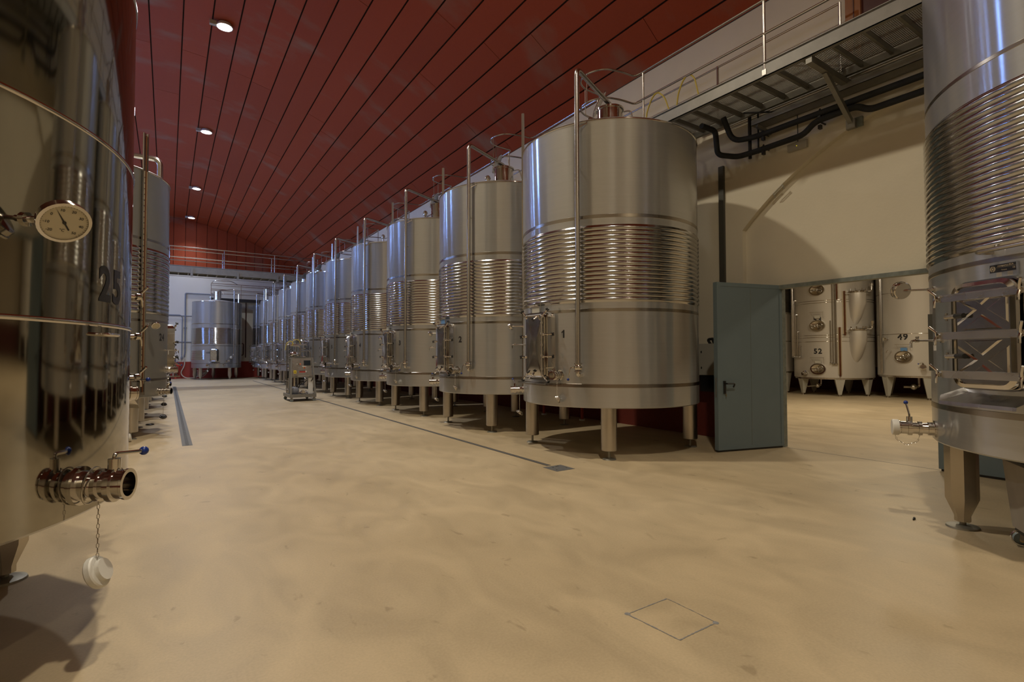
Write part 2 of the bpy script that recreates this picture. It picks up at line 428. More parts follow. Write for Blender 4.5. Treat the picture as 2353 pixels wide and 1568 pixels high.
# far wall with red clad gable
wf = MB(); wf.box(XL-.2, XR+.3, YF, YF+.2, 0, 7.3); wfar = struct(wf.build('wall_far', M['wallfar'], None, False))
gb = MB(); k = 40
xs = [XL-.2+(XR+.2-XL)*i/k for i in range(k+1)]
for i in range(k):
    gb.add([(xs[i], YF+.08, 7.3), (xs[i+1], YF+.08, 7.3), (xs[i+1], YF+.08, vault(xs[i+1])+.1), (xs[i], YF+.08, vault(xs[i])+.1)], [(0, 1, 2, 3)])
gb.build('gable_backing', M['seam'], wfar, False)
for i in range(len(ths)-1):
    xa, xb = VXC+VR*math.sin(ths[i])+.012, VXC+VR*math.sin(ths[i+1])-.012
    if xa < XL-.3: continue
    mb = MB(); z0 = 7.28
    za, zb = vault(xa)-.005, vault(xb)-.005
    mb.add([(x, y, z) for y in (YF-.03, YF+.06) for x, z in ((xa, z0), (xb, z0), (xb, max(z0+.01, zb)), (xa, max(z0+.01, za)))],
           [(0, 1, 2, 3), (7, 6, 5, 4), (0, 4, 5, 1), (1, 5, 6, 2), (2, 6, 7, 3), (3, 7, 4, 0)])
    mb.build('panel', M['ceil'], wfar, False)

# right wall with blind arch recess and doorway
ay0, ay1, axc, azc = -1.56, 5.36, 1.9, .43
AR = math.hypot(ay1-axc, 3.68-azc)
def arch(y): return azc+math.sqrt(max(0, AR*AR-(y-axc)**2))
REC = .10
w = MB()
def quad(P): w.add(P, [(0, 1, 2, 3)])
quad([(XR, ay1, 0), (XR, YF, 0), (XR, YF, 7.47), (XR, ay1, 7.47)])
quad([(XR, YB, 0), (XR, ay0, 0), (XR, ay0, 7.47), (XR, YB, 7.47)])
UW0, UW1, UWZ0 = 2.2, 3.62, 5.62   # upper door on the walkway
n = 48; DY0, DY1, DZ = 1.29, 4.717, 2.61
ys = sorted(set([ay0+(ay1-ay0)*i/n for i in range(n+1)]+[DY0, DY1, UW0, UW1]))
for i in range(len(ys)-1):
    a, b = ys[i], ys[i+1]; za, zb = arch(a), arch(b)
    if UW0-.001 <= a and b <= UW1+.001:
        quad([(XR, a, za), (XR, b, zb), (XR, b, UWZ0), (XR, a, UWZ0)])
    else:
        quad([(XR, a, za), (XR, b, zb), (XR, b, 7.47), (XR, a, 7.47)])
    quad([(XR, a, za), (XR+REC, a, za), (XR+REC, b, zb), (XR, b, zb)])
    lo = DZ if (a >= DY0-.001 and b <= DY1+.001) else 0
    quad([(XR+REC, a, lo), (XR+REC, b, lo), (XR+REC, b, zb), (XR+REC, a, za)])
for y in (ay0, ay1): quad([(XR, y, 0), (XR+REC, y, 0), (XR+REC, y, arch(y)), (XR, y, arch(y))])
for y in (DY0, DY1): quad([(XR+REC, y, 0), (XR+.14, y, 0), (XR+.14, y, DZ), (XR+REC, y, DZ)])
quad([(XR+REC, DY0, DZ), (XR+.14, DY0, DZ), (XR+.14, DY1, DZ), (XR+REC, DY1, DZ)])
quad([(XR+.05, UW0, UWZ0), (XR+.05, UW1, UWZ0), (XR+.05, UW1, 7.47), (XR+.05, UW0, 7.47)])
for y in (UW0, UW1): quad([(XR, y, UWZ0), (XR+.06, y, UWZ0), (XR+.06, y, 7.47), (XR, y, 7.47)])
struct(w.build('wall_right', M['wall'], None, False))
wl = MB(); wl.box(XL-.2, XL, YB, YF, 0, vault(XL)+.05); struct(wl.build('wall_left', M['wall'], None, False))
for k, yw in enumerate((18.6, 25.4, 31.0, 36.9)):
    wo = struct(empty('window_%d' % (k+1), (XL, yw, 6.35)))
    f = MB(); f.box(-.03, .05, -.55, -.46, -.95, .95); f.box(-.03, .05, .46, .55, -.95, .95); f.box(-.03, .05, -.46, .46, .86, .95); f.box(-.03, .05, -.46, .46, -.95, -.86); f.box(-.02, .04, -.46, .46, -.025, .025); f.build('window_frame', M['ductpaint'], wo, False)
    for z0, z1 in ((-.86, -.025), (.025, .86)): MB().box(-.005, .012, -.46, .46, z0, z1).build('pane', M['dusk'], wo, False)
wb = MB(); wb.box(XL-.2, XR+.2, YB-.2, YB, 0, 10.9); struct(wb.build('wall_back', M['wall'], None, False))
# cellar next door
cw = MB()
cx0, cx1, cy0, cy1, cz = XR+.14, 24.2, -3.5, 17, 5.6
cw.add([(cx0, cy0, 0), (cx0, DY0, 0), (cx0, DY0, cz), (cx0, cy0, cz)], [(0, 1, 2, 3)])
cw.add([(cx0, DY1, 0), (cx0, cy1, 0), (cx0, cy1, cz), (cx0, DY1, cz)], [(0, 1, 2, 3)])
cw.add([(cx0, DY0, DZ), (cx0, DY1, DZ), (cx0, DY1, cz), (cx0, DY0, cz)], [(0, 1, 2, 3)])
cw.add([(cx1, cy0, 0), (cx1, cy1, 0), (cx1, cy1, cz), (cx1, cy0, cz)], [(0, 1, 2, 3)])
cw.add([(cx0, cy0, 0), (cx1, cy0, 0), (cx1, cy0, cz), (cx0, cy0, cz)], [(0, 1, 2, 3)])
cw.add([(cx0, cy1, 0), (cx1, cy1, 0), (cx1, cy1, cz), (cx0, cy1, cz)], [(0, 1, 2, 3)])
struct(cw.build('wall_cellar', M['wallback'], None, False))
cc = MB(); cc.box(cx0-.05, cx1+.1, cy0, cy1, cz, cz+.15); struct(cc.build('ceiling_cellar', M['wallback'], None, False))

# doorway: steel lintel, open leaf, closed leaf
d1 = struct(empty('door_1', (XR, DY1, 0)))
mb = MB(); mb.box(-.05, .09, DY0-DY1-.1, .10, 2.58, 2.64); mb.box(.0, .15, -.012, .02, 0, 2.6); mb.box(.0, .15, DY0-DY1-.02, DY0-DY1+.012, 0, 2.6); mb.build('door_frame', M['steelpaint'], d1, False)
def leaf(parent, wdt, h, m, flip=1):
    mb = MB(m); mb.box(0, wdt, -.03, .03, .035, h)
    mb.box(.0, .05, -.036, .036, .03, h+.01); mb.box(wdt-.06, wdt+.012, -.042, .042, .03, h+.01)
    mb.box(0, wdt, -.034, .034, h-.05, h+.01); mb.box(0, wdt, -.034, .034, .03, .07)
    return mb.build('door_leaf', M['doorblue'], parent, False)
ang = math.atan2(5.045-4.717, 7.075-8.385)
lm = Matrix.Translation((8.385-XR, 0, 0)) @ Matrix.Rotation(ang, 4, 'Z')
lf = leaf(d1, 1.30, 2.63, lm)
MB(lm).box(.02, 1.31, -.026, .026, .005, .035).build('bottom_seal', M['black'], lf, False)
hb = MB(lm); hb.box(1.16, 1.20, .03, .045, .90, 1.10); hb.cyl((1.18, .04, 1.06), (1.18, .10, 1.06), .012); hb.tube(bend([(1.18, .095, 1.06), (1.03, .095, 1.06), (1.03, .06, 1.0)], .03), .012)
hb.build('handle', M['black'], lf)
kb = MB(lm); kb.box(1.165, 1.175, .045, .062, .86, .90); kb.build('key', M['brass'], lf, False)
MB(lm).box(1.312, 1.316, -.012, .012, .85, 1.15).build('lock_plate', M['galv'], lf, False)
MB(lm).box(.645, .65, .030, .0325, .08, 2.57).build('leaf_joint', M['steelpaint'], lf, False)
lm2 = Matrix.Translation((XR-.0-XR, 1.29-DY1, 0)) @ Matrix.Rotation(PI/2, 4, 'Z')
lf2 = leaf(d1, 1.33, 2.56, lm2)
MB(lm2).box(.0, 1.32, -.026, .026, .004, .035).build('bottom_seal', M['black'], lf2, False)
MB(lm2).box(.70, .704, .0300, .0325, .08, 2.5).build('leaf_joint', M['steelpaint'], lf2, False)
# joint line in the floor along the doorway
struct(MB().box(XR+.03, XR+.045, 2.6, 4.70, -.002, .0015).build('trim_1', M['mortar'], None, False))
# upper wooden door onto the walkway
d2 = struct(empty('door_2', (XR, 2.9, 5.62)))
MB().box(-.06, .04, .52, .72, 0, 1.75).build('door_frame', M['wood'], d2, False)
MB().box(-.06, .04, -.72, -.55, 0, 1.75).build('door_frame', M['wood'], d2, False)
MB().box(-.07, -.058, .60, .612, 0, 1.75).build('frame_joint', M['wooddark'], d2, False)
MB().box(-.02, .03, -.56, .53, 0, 1.75).build('door_leaf', M['wooddark'], d2, False)

# ------------------------------------------------------------------ lamps in the ridge
lamp_words = ['first lamp behind the viewpoint', 'second lamp above the viewpoint', 'lamp above the first tank', 'nearest round ceiling lamp, large and bright, high at the top of the picture',
              'second round ceiling lamp from the viewpoint in the red vault', 'third round ceiling lamp from the viewpoint in the red vault', 'farthest round ceiling lamp, beside the end gable']
for (y, s, c), wd in zip(LAMPS, lamp_words):
    x = .654/5*(10.62-1.5); zt = vault(x)
    t = tag(empty('ceiling_lamp', (x, y, zt-.10)), wd if 'round' in wd else 'round ceiling ' + wd + ' in the red vault', 'ceiling lamp', 'round lamps along the vault ridge')
    h = MB(); h.lathe([(.02, .09), (.16, .09), (.20, .02), (.205, -.012), (.185, -.012), (.185, .03), (.02, .05)], 32); h.build('housing', M['white'], t)
    l = MB(); l.lathe([(1e-4, 0), (.185, 0)], 32); l.build('lens', lens_mat(c, 80 if y < 40 else 24), t, False)
    MB().box(-.36, -.20, -.05, .05, -.03, .08).build('bracket', M['box'], t, False)

# ------------------------------------------------------------------ tanks
ZB, ZT, TR = .742, 4.92, 1.445
def shell(root, Rr, zb, zt, m, jackets=(), bands=(), seams=(), seg=112, roof=.22):
    prof = [(1e-3, zb+.05), (Rr-.05, zb+.015), (Rr-.012, zb), (Rr, zb+.012), (Rr, zt), (Rr+.006, zt+.012), (Rr-.02, zt+.03), (.28, zt+roof), (1e-3, zt+roof+.01)]
    mb = MB(); mb.lathe(prof, seg); mb.build('shell', m, root, angle=30)
    for z0, z1, nr in jackets:
        p = [(Rr-.001, z0-.012)]
        for i in range(nr):
            for j in range(6):
                t = j/6; p.append((Rr+.003+.015*math.sin(PI*t)**.8, z0+(z1-z0)*(i+t)/nr))
        p += [(Rr+.003, z1), (Rr-.001, z1+.012)]
        mb = MB(); mb.lathe(p, seg); mb.build('cooling_jacket', M['jacket'], root, angle=75)
    for z, h in bands:
        mb = MB(); mb.lathe([(Rr-.001, z-h/2), (Rr+.003, z-h/2+.004), (Rr+.003, z+h/2-.004), (Rr-.001, z+h/2)], seg); mb.build('weld_band', M['band'], root, angle=20)
    for z in seams:
        mb = MB(); mb.lathe([(Rr-.001, z-.012), (Rr+.007, z-.007), (Rr+.007, z+.007), (Rr-.001, z+.012)], seg); mb.build('weld_seam', M['polish'], root, angle=80)
    rm = MB(); rm.tube([(Rr*math.cos(2*PI*i/seg), Rr*math.sin(2*PI*i/seg), zt) for i in range(seg)], .014, 6, True); rm.build('rim', M['polish'], root)
_legs = {}
def leg(root, phi, rho, zb, kind='A'):
    a = R(phi); p = (rho*math.cos(a), rho*math.sin(a), 0)
    key = (kind, zb)
    if key not in _legs:
        mb = MB(); ft = MB()
        if kind == 'A':
            mb.lathe([(.02, .13), (.108, .13), (.115, .137), (.115, zb+.05)], 20)
            ft.cyl((0, 0, .012), (0, 0, .15), .018); ft.lathe([(1e-3, .022), (.085, .016), (.10, .004), (.10, 0), (1e-3, 0)], 20)
        else:
            mb.lathe([(.02, .055), (.058, .055), (.058, .10), (.118, .25), (.118, zb+.05)], 8)
            ft.cyl((0, 0, .01), (0, 0, .07), .024); ft.lathe([(1e-3, .028), (.07, .026), (.115, .014), (.12, 0), (1e-3, 0)], 24)
        l = mb.build('leg', M['leg'], root, angle=30); f = ft.build('foot', M['deck'], l)
        _legs[key] = (l.data, f.data); l.location = p; l.rotation_euler.z = a; return l
    ld, fd = _legs[key]
    l = bpy.data.objects.new('leg', ld); f = bpy.data.objects.new('foot', fd)
    COL.objects.link(l); COL.objects.link(f); l.parent = root; f.parent = l; l.location = p; l.rotation_euler.z = a
    return l

def chain_mb(pts, pitch=.022):
    mb = MB(); 
    seglen = 0; P = [Vector(p) for p in pts]
    for i in range(len(P)-1):
        L = (P[i+1]-P[i]).length; k = max(1, int(L/pitch)); d = (P[i+1]-P[i]).normalized()
        for j in range(k):
            c = P[i]+(P[i+1]-P[i])*((j+.5)/k); q = d.cross(Vector((1, .3, .2))).normalized()
            if j % 2: q = d.cross(q)
            mb.tube([c-d*pitch*.6+q*.001, c-d*pitch*.3+q*.005, c+d*pitch*.3+q*.005, c+d*pitch*.6, c+d*pitch*.3-q*.005, c-d*pitch*.3-q*.005], .0016, 4, True)
    return mb

def stub_valve(root, phi, r, z, length=.24, rad=.05, handle=None, knob=True, cap=None, chain=None, name='drain_valve'):
    """radial tank outlet with unions and an open bore; handle: end point in the local frame"""
    m = FR(phi, r, z); mb = MB(m); k = rad/.05
    s = length/.24
    mb.turn((0, 0, 0), (1, 0, 0), [(.074*k, -.03), (.074*k, .012*s), (.058*k, .014*s), (.058*k, .05*s), (.048*k, .052*s), (.044*k, .085*s), (.062*k, .088*s), (.062*k, .11*s), (.052*k, .112*s), (.052*k, .15*s), (.066*k, .152*s), (.066*k, .178*s), (.056*k, .18*s), (.056*k, .222*s), (.060*k, .226*s), (.060*k, .24*s), (.046*k, .24*s), (.043*k, .12*s), (1e-3, .12*s)], 24)
    mb.cyl((.165*s, 0, .04*k), (.165*s, 0, .10*k), .022*k, n=10)
    v = mb.build(name, M['polish'], root)
    if handle:
        h = MB(m); h.tube(bend([(.165*s, 0, .09*k), (.165*s, 0, .118*k), handle], .02), .0075*k, 8); h.build('handle', M['polish'], v)
        if knob:
            kb = MB(m); kb.sphere(handle, .018*k); kb.build('knob', M['blue'], v)
    if chain:
        drop, out, tilt, m2 = chain
        c0 = m @ Vector((.09*s, 0, -.055*k)); c1 = c0+Vector((0, 0, -drop))
        chain_mb([c0, c1]).build('chain', M['plain'], v)
        d = MB(Matrix.Translation(c1+Vector((0, 0, -.035*k))) @ Matrix.Rotation(tilt, 4, 'Y') @ Matrix.Rotation(.35, 4, 'X'))
        d.lathe([(1e-3, -.014*k), (.058*k, -.014*k), (.062*k, -.009*k), (.062*k, .009*k), (.058*k, .014*k), (.042*k, .016*k), (.042*k, .032*k), (1e-3, .032*k)], 20); d.build('cap', m2, v)
    if cap:
        c = MB(m); c.turn((.235*s, 0, 0), (1, 0, 0), [(1e-3, 0), (.068*k, 0), (.07*k, .004), (.07*k, .045), (.064*k, .05), (1e-3, .05)], 20); c.build('cap', cap, v)
        ch = [m @ Vector(p) for p in ((.27*s, .0, -.03*k), (.25*s, .02, -.11*k), (.19*s, .02, -.15*k), (.12*s, .01, -.12*k), (.10*s, 0, -.06*k))]
        chain_mb(ch).build('chain', M['plain'], v)
    return v

def thermometer(root, phi, r, z, L=.2, rad=.05, axis=(1, 0, 0), face=False):
    """probe, dial case and face; the case looks along axis (local frame)"""
    m = FR(phi, r, z); mb = MB(m); ax = Vector(axis).normalized()
    mb.turn((0, 0, 0), (1, 0, 0), [(.03, -.02), (.03, .012), (.014, .014), (.014, .05), (.009, .052), (.009, L-.03)], 12)
    c = Vector((L, 0, 0))
    cs = c+ax*.0
    mb.tube([(L-.04, 0, 0), (L-.015, 0, 0), tuple(c)], .011, 8)
    mb.turn(tuple(cs-ax*.012), tuple(ax), [(1e-3, 0), (rad*.9, 0), (rad, .006), (rad, .034), (rad*1.07, .036), (rad*1.07, .046), (rad*.93, .048), (rad*.92, .040)], 32)
    t = mb.build('thermometer', M['polish'], root)
    d = MB(m); d.turn(tuple(cs-ax*.012), tuple(ax), [(1e-3, .041), (rad*.93, .041)], 32); d.build('dial', M['dial'], t, False)
    if face:
        q = Vector((0, 0, 1)).cross(ax).normalized(); u = ax.cross(q)
        fm = m @ Matrix(((q.x, u.x, ax.x, cs.x+ax.x*.030), (q.y, u.y, ax.y, cs.y+ax.y*.030), (q.z, u.z, ax.z, cs.z+ax.z*.030), (0, 0, 0, 1)))
        pt = MB(fm); A = R(125)
        pt.add([(math.cos(A)*rad*.8, math.sin(A)*rad*.8, .001), (-math.cos(A)*rad*.1-.003, -math.sin(A)*rad*.1-.003, .001), (-math.cos(A)*rad*.1+.003, -math.sin(A)*rad*.1+.003, .001)], [(0, 1, 2)])
        pt.bar((0, 0, .001), (-math.cos(A)*rad*.45, -math.sin(A)*rad*.45, .001), .006, .001)
        pt.cyl((0, 0, 0), (0, 0, .002), .007)
        pt.build('needle', M['ink'], t, False)
        nb = MB(fm)
        for i, s in enumerate(('-20', '-10', '0', '10', '20', '30', '40', '50')):
            a = R(225-270*i/7); vs, fs = text_geo(s, rad*.19, .01)
            nb.add([(x+math.cos(a)*rad*.68, y+math.sin(a)*rad*.68, .0008) for x, y, _ in vs], fs)
        vs, fs = text_geo('\u00b0C', rad*.2, .01); nb.add([(x, y-rad*.42, .0008) for x, y, _ in vs], fs)
        for i in range(36):
            a = R(225-270*i/35); nb.bar((math.cos(a)*rad*.86, math.sin(a)*rad*.86, .0008), (math.cos(a)*rad*.91, math.sin(a)*rad*.91, .0008), .0012, .0004)
        nb.build('dial_numbers', M['ink'], t, False)
    return t

def sample_tap(root, phi, r, z, card=None, up=False):
    m = FR(phi, r, z); mb = MB(m)
    mb.turn((0, 0, 0), (1, 0, 0), [(.022, -.02), (.022, .01), (.009, .012), (.009, .16), (.014, .162), (.014, .19), (1e-3, .19)], 10)
    mb.tube(bend([(.17, 0, 0), (.22, 0, 0), (.22, 0, -.06)], .03), .009, 8)
    mb.cyl((.175, 0, .01), (.175, 0, .035), .01); mb.cyl((.175, -.03, .03), (.175, .03, .03), .005)
    t = mb.build('sample_tap', M['polish'], root)
    if card: MB(m).box(.05, .054, -.02, .022, -.085, -.005).build('tag', card, t, False)
    return t

def star_knob(mb, p, d, r=.028):
    p, d = Vector(p), Vector(d).normalized()
    mb.turn(p, d, [(1e-3, 0), (r*.55, 0), (r*.6, .008), (r*.6, .02), (1e-3, .024)], 10)
    x = d.cross(Vector((.3, .5, .8))).normalized(); y = d.cross(x)
    for i in range(4):
        a = PI/2*i; q = p+d*.012+(x*math.cos(a)+y*math.sin(a))*r*.75; mb.sphere(q, r*.45, 8, 4)

def door_a(root, phi=180, off=.05):
    """upright hatch with a creased plate, swing bolts and black star knobs"""
    m = PLM(phi, TR, 1.645) @ Matrix.Translation((off, 0, 0))
    col = MB(m); col.ring(rrect(.56, 1.02, .09), rrect(.47, .93, .06), -.14, .105); c = col.build('door_collar', M['polish'], root)
    pl = MB(m); P = rrect(.48, .94, .06); k = len(P)
    vs = [(x, y, .112) for x, y in P]+[(x, y, .14) for x, y in P]+[(x*.86, y*.93, .15) for x, y in P]+[(0, 0, .138)]
    fs = [(i, (i+1) % k, k+(i+1) % k, k+i) for i in range(k)]+[(k+i, k+(i+1) % k, 2*k+(i+1) % k, 2*k+i) for i in range(k)]
    for i in range(k):
        j = (i+1) % k; ya = P[i][1]+P[j][1]; fs.append((2*k+i, 2*k+j, 3*k))
    fs.append(tuple(range(k-1, -1, -1)))
    pl.add(vs, fs)
    d = pl.build('door', M['polish'], root, angle=20)
    bolts = [((.20, .44, .14), (.30, .53, .13)), ((-.20, .44, .14), (-.30, .53, .15)), ((.10, .46, .14), (.08, .40, .22)), ((.22, .17, .14), (.36, .17, .08)), ((.22, -.16, .14), (.36, -.16, .08)),
             ((-.22, .15, .14), (-.33, .15, .15)), ((-.22, -.17, .14), (-.33, -.17, .15)), ((.20, -.44, .14), (.30, -.53, .12)), ((-.20, -.44, .14), (-.29, -.52, .15)), ((-.04, -.46, .14), (-.06, -.40, .2))]
    for a, b in bolts:
        mb = MB(m); va, vb = Vector(a), Vector(b)
        mb.cyl(va, vb, .010, n=8); mb.sphere(va, .026, 10, 5); mb.turn(va+(vb-va)*.45, vb-va, [(1e-3, 0), (.019, 0), (.019, .02), (1e-3, .02)], 8)
        cl = mb.build('clamp_bolt', M['polish'], d)
        kb = MB(m); star_knob(kb, vb, vb-va); kb.build('star_knob', M['black'], d)
    rd = MB(m); rd.cyl((.215, -.45, .165), (.215, .43, .165), .013, n=10)
    for y in (-.36, -.16, .0, .17, .33): rd.turn((.215, y, .165), (0, 1, 0), [(1e-3, 0), (.024, 0), (.024, .03), (1e-3, .03)], 10)
    rd.build('hinge_rod', M['plain'], d)
    for yy in (.467, -.465): MB(m).cyl((-.2, yy, .155), (.2, yy, .155), .010).build('clamp_rail', M['plain'], d)
    s = MB(m); s.box(-.36, .36, -.575, -.562, -.10, .20); s.box(-.36, -.352, -.575, -.55, -.06, .2); s.box(.352, .36, -.575, -.55, -.06, .2); s.build('drip_sill', M['plain'], root, False)

def card_holder(root, phi, r, z, m_card):
    m = PLM(phi, r, z); mb = MB(m)
    mb.tube([(-.24, .10, .10), (.24, .10, .10)], .007, 6); mb.tube(bend([(-.20, .10, .10), (-.17, -.02, .05), (-.17, -.02, -.05)], .03), .005, 6)
    mb.tube(bend([(.22, .10, .10), (.22, -.10, .10), (.2, -.10, -.05)], .03), .005, 6); mb.tube([(-.12, .0, .05), (.1, .0, .05)], .005, 6)
    h = mb.build('card_holder', M['rail'], root)
    MB(m).box(-.09, .11, -.12, -.01, .045, .05).build('card', m_card, h, False)
    return h

def level_gauge(root, phi, r, z0, z1, m=None, w=.034):
    f = FR(phi, r, 0); mb = MB(f)
    mb.box(.03, .075, -w/2, w/2, z0, z1)
    g = mb.build('level_gauge', m or M['rail'], root, False)
    for z in (z0+.05, z0+.75, (z0+z1)/2, z1-1.2):
        b = MB(f); b.cyl((-.03, 0, z), (.05, 0, z), .011, n=8); b.sphere((.052, 0, z), .024, 8, 4); b.cyl((.05, -.06, z), (.05, .06, z), .007, n=6); b.build('gauge_cock', M['polish'], g)
    return g

def pump_pipe(root, phi, r, z0, z1, end, valve=True):
    f = FR(phi, r, 0); p = lambda x, y, z: tuple(f @ Vector((x, y, z)))
    mb = MB(); mb.tube(bend([p(.10, 0, z0+.05), p(.10, 0, z1), end], .11, 6), .036, 14)
    o = mb.build('pump_over_pipe', M['rail'], root)
    st = MB(); st.tube([p(.10, 0, ZT-.12), p(0, .12, ZT-.03)], .012, 6); st.cyl(p(.10, 0, z0+1.55), p(-.01, 0, z0+1.55), .012, n=8); st.cyl(p(.10, 0, z0+2.9), p(-.01, 0, z0+2.9), .012, n=8); st.build('pipe_bracket', M['rail'], o)
    fun = MB(); e = Vector(end); fun.box(e.x-.09, e.x+.09, e.y-.004, e.y+.004, e.z-.20, e.z+.02); fun.box(e.x-.02, e.x+.02, e.y-.02, e.y+.05, e.z-.35, e.z-.1); fun.build('spray_plate', M['galv'], o, False)
    if valve:
        vm = MB(f); c = (.10, 0, z0)
        vm.turn((.10, 0, z0-.07), (0, 0, 1), [(1e-3, 0), (.05, 0), (.058, .008), (.058, .022), (.045, .026), (.062, .045), (.066, .07), (.062, .095), (.045, .112), (.060, .116), (.060, .130), (.040, .134)], 20)
        vm.tube(bend([(.10, 0, z0-.05), (.10, 0, z0-.11), (-.03, 0, z0-.11)], .05), .036, 12)
        v = vm.build('butterfly_valve', M['polish'], root)
        h = MB(f); h.cyl((.10, -.05, z0), (.10, -.10, z0), .012, n=8); h.tube(bend([(.10, -.09, z0), (.12, -.115, z0-.01), (.14, -.14, z0-.17)], .02), .0075, 8); h.build('handle', M['polish'], v)
        k = MB(f); k.sphere((.14, -.14, z0-.175), .019); k.build('knob', M['blue'], v)
    return o

def manway(root, x, y, z, rad=.205, h=.50, lid=True):
    T = Matrix.Translation((x, y, z)); mb = MB(T)
    mb.lathe([(rad, -.1), (rad, h-.03), (rad+.018, h-.03), (rad+.018, h), (rad-.02, h), (rad-.02, h-.25), (1e-3, h-.25)], 32)
    n = mb.build('manway_neck', M['polish'], root)
    if lid:
        lm = MB(T @ Matrix.Translation((-rad*.9, rad*.75, h+.02)) @ Matrix.Rotation(R(-62), 4, Vector((.6, .8, 0))) @ Matrix.Translation((0, 0, 0)))
        lm.lathe([(1e-3, .012), (rad*.9, 0), (rad+.012, -.012), (rad+.016, .0), (rad*.9, .018), (1e-3, .035)], 28, Matrix.Translation((rad, 0, 0)))
        lm.build('manway_lid', M['plain'], n)
    hd = MB(T); hd.tube(bend([(rad*.8, -rad*.75, h-.05), (rad*1.3, -rad*1.0, h-.02), (rad*1.5, -rad*1.15, h-.22)], .06), .012, 8); hd.build('lid_lever', M['plain'], n)
    # relief valve on its swan neck
    v = MB(T); v.tube(bend([(-rad*.6, .02, .02), (-rad*1.75, .08, .02), (-rad*1.75, .08, .20)], .07), .022, 10)
    v.turn((-rad*1.75, .08, .18), (0, 0, 1), [(1e-3, 0), (.045, 0), (.05, .01), (.05, .05), (.062, .055), (.062, .075), (.05, .08), (.05, .105), (.03, .125), (1e-3, .13)], 18)
    v.build('relief_valve', M['polish'], n)
    e = MB(T); e.tube(bend([(-.52, .25, -.12), (-.52, .25, .04), (-.46, .25, .04), (-.46, .25, -.1)], .03), .008, 6); e.build('lifting_eye', M['rail'], root)
    return n

def row_tank(loc):
    t = empty('wine_tank', loc)
    shell(t, TR, ZB, ZT, M['brushed'], jackets=[(2.276, 3.375, 17)], bands=[(3.51, .055), (2.155, .05), (1.062, .055)])
    for p in (-134, -44, 46, 136): leg(t, p, 1.31, ZB)
    door_a(t); card_holder(t, 178, TR, 2.26, M['box'])
    pump_pipe(t, -150, TR, 1.33, 5.68, (-.24, -.32, 5.62))
    manway(t, -.2, -.28, ZT+.14)
    level_gauge(t, 130, TR, .86, 5.86)
    stub_valve(t, -163.5, TR, 1.21, .2, .052, (.13, -.20, .10), chain=(.26, 0, .9, M['plain']), name='racking_valve')
    stub_valve(t, 148, TR-.02, .93, .24, .05, (.20, -.12, .17), chain=(.30, 0, .5, M['plain']))
    thermometer(t, 146, TR, 2.0, .2, .055, (.8, -.35, -.45))
    sample_tap(t, 158, TR, 1.68)
    return t
ordinal = ['nearest', 'second', 'third', 'fourth', 'fifth', 'sixth', 'seventh', 'eighth', 'ninth', 'tenth', 'last']
proto = None
ROWX, ROWY, ROWS = 6.25, 6.5, 3.26
for i in range(11):
    loc = (ROWX, ROWY+ROWS*i, 0)
    if proto is None: proto = t = row_tank(loc)
    else:
        t = copy_tree(proto, skip=('number_decal',)); t.location = loc
    tag(t, ('%s stainless wine tank of the long right-hand row, marked %d' % (ordinal[i], i+1)) if i < 8 else '%s stainless wine tank of the long right-hand row, counted from the front' % ordinal[i], 'wine tank', 'stainless tanks in the right-hand row')
for i, t in enumerate([o for o in list(COL.objects) if o.name.startswith('wine_tank') and o.parent is None]):
    number_decal(str(i+1), -161, TR, 1.82, .165, t)
    if i == 1:
        for ch in t.children:
            if ch.name.startswith('card_holder'):
                for c in ch.children:
                    c.data = c.data.copy(); c.data.materials[0] = M['cardblue']

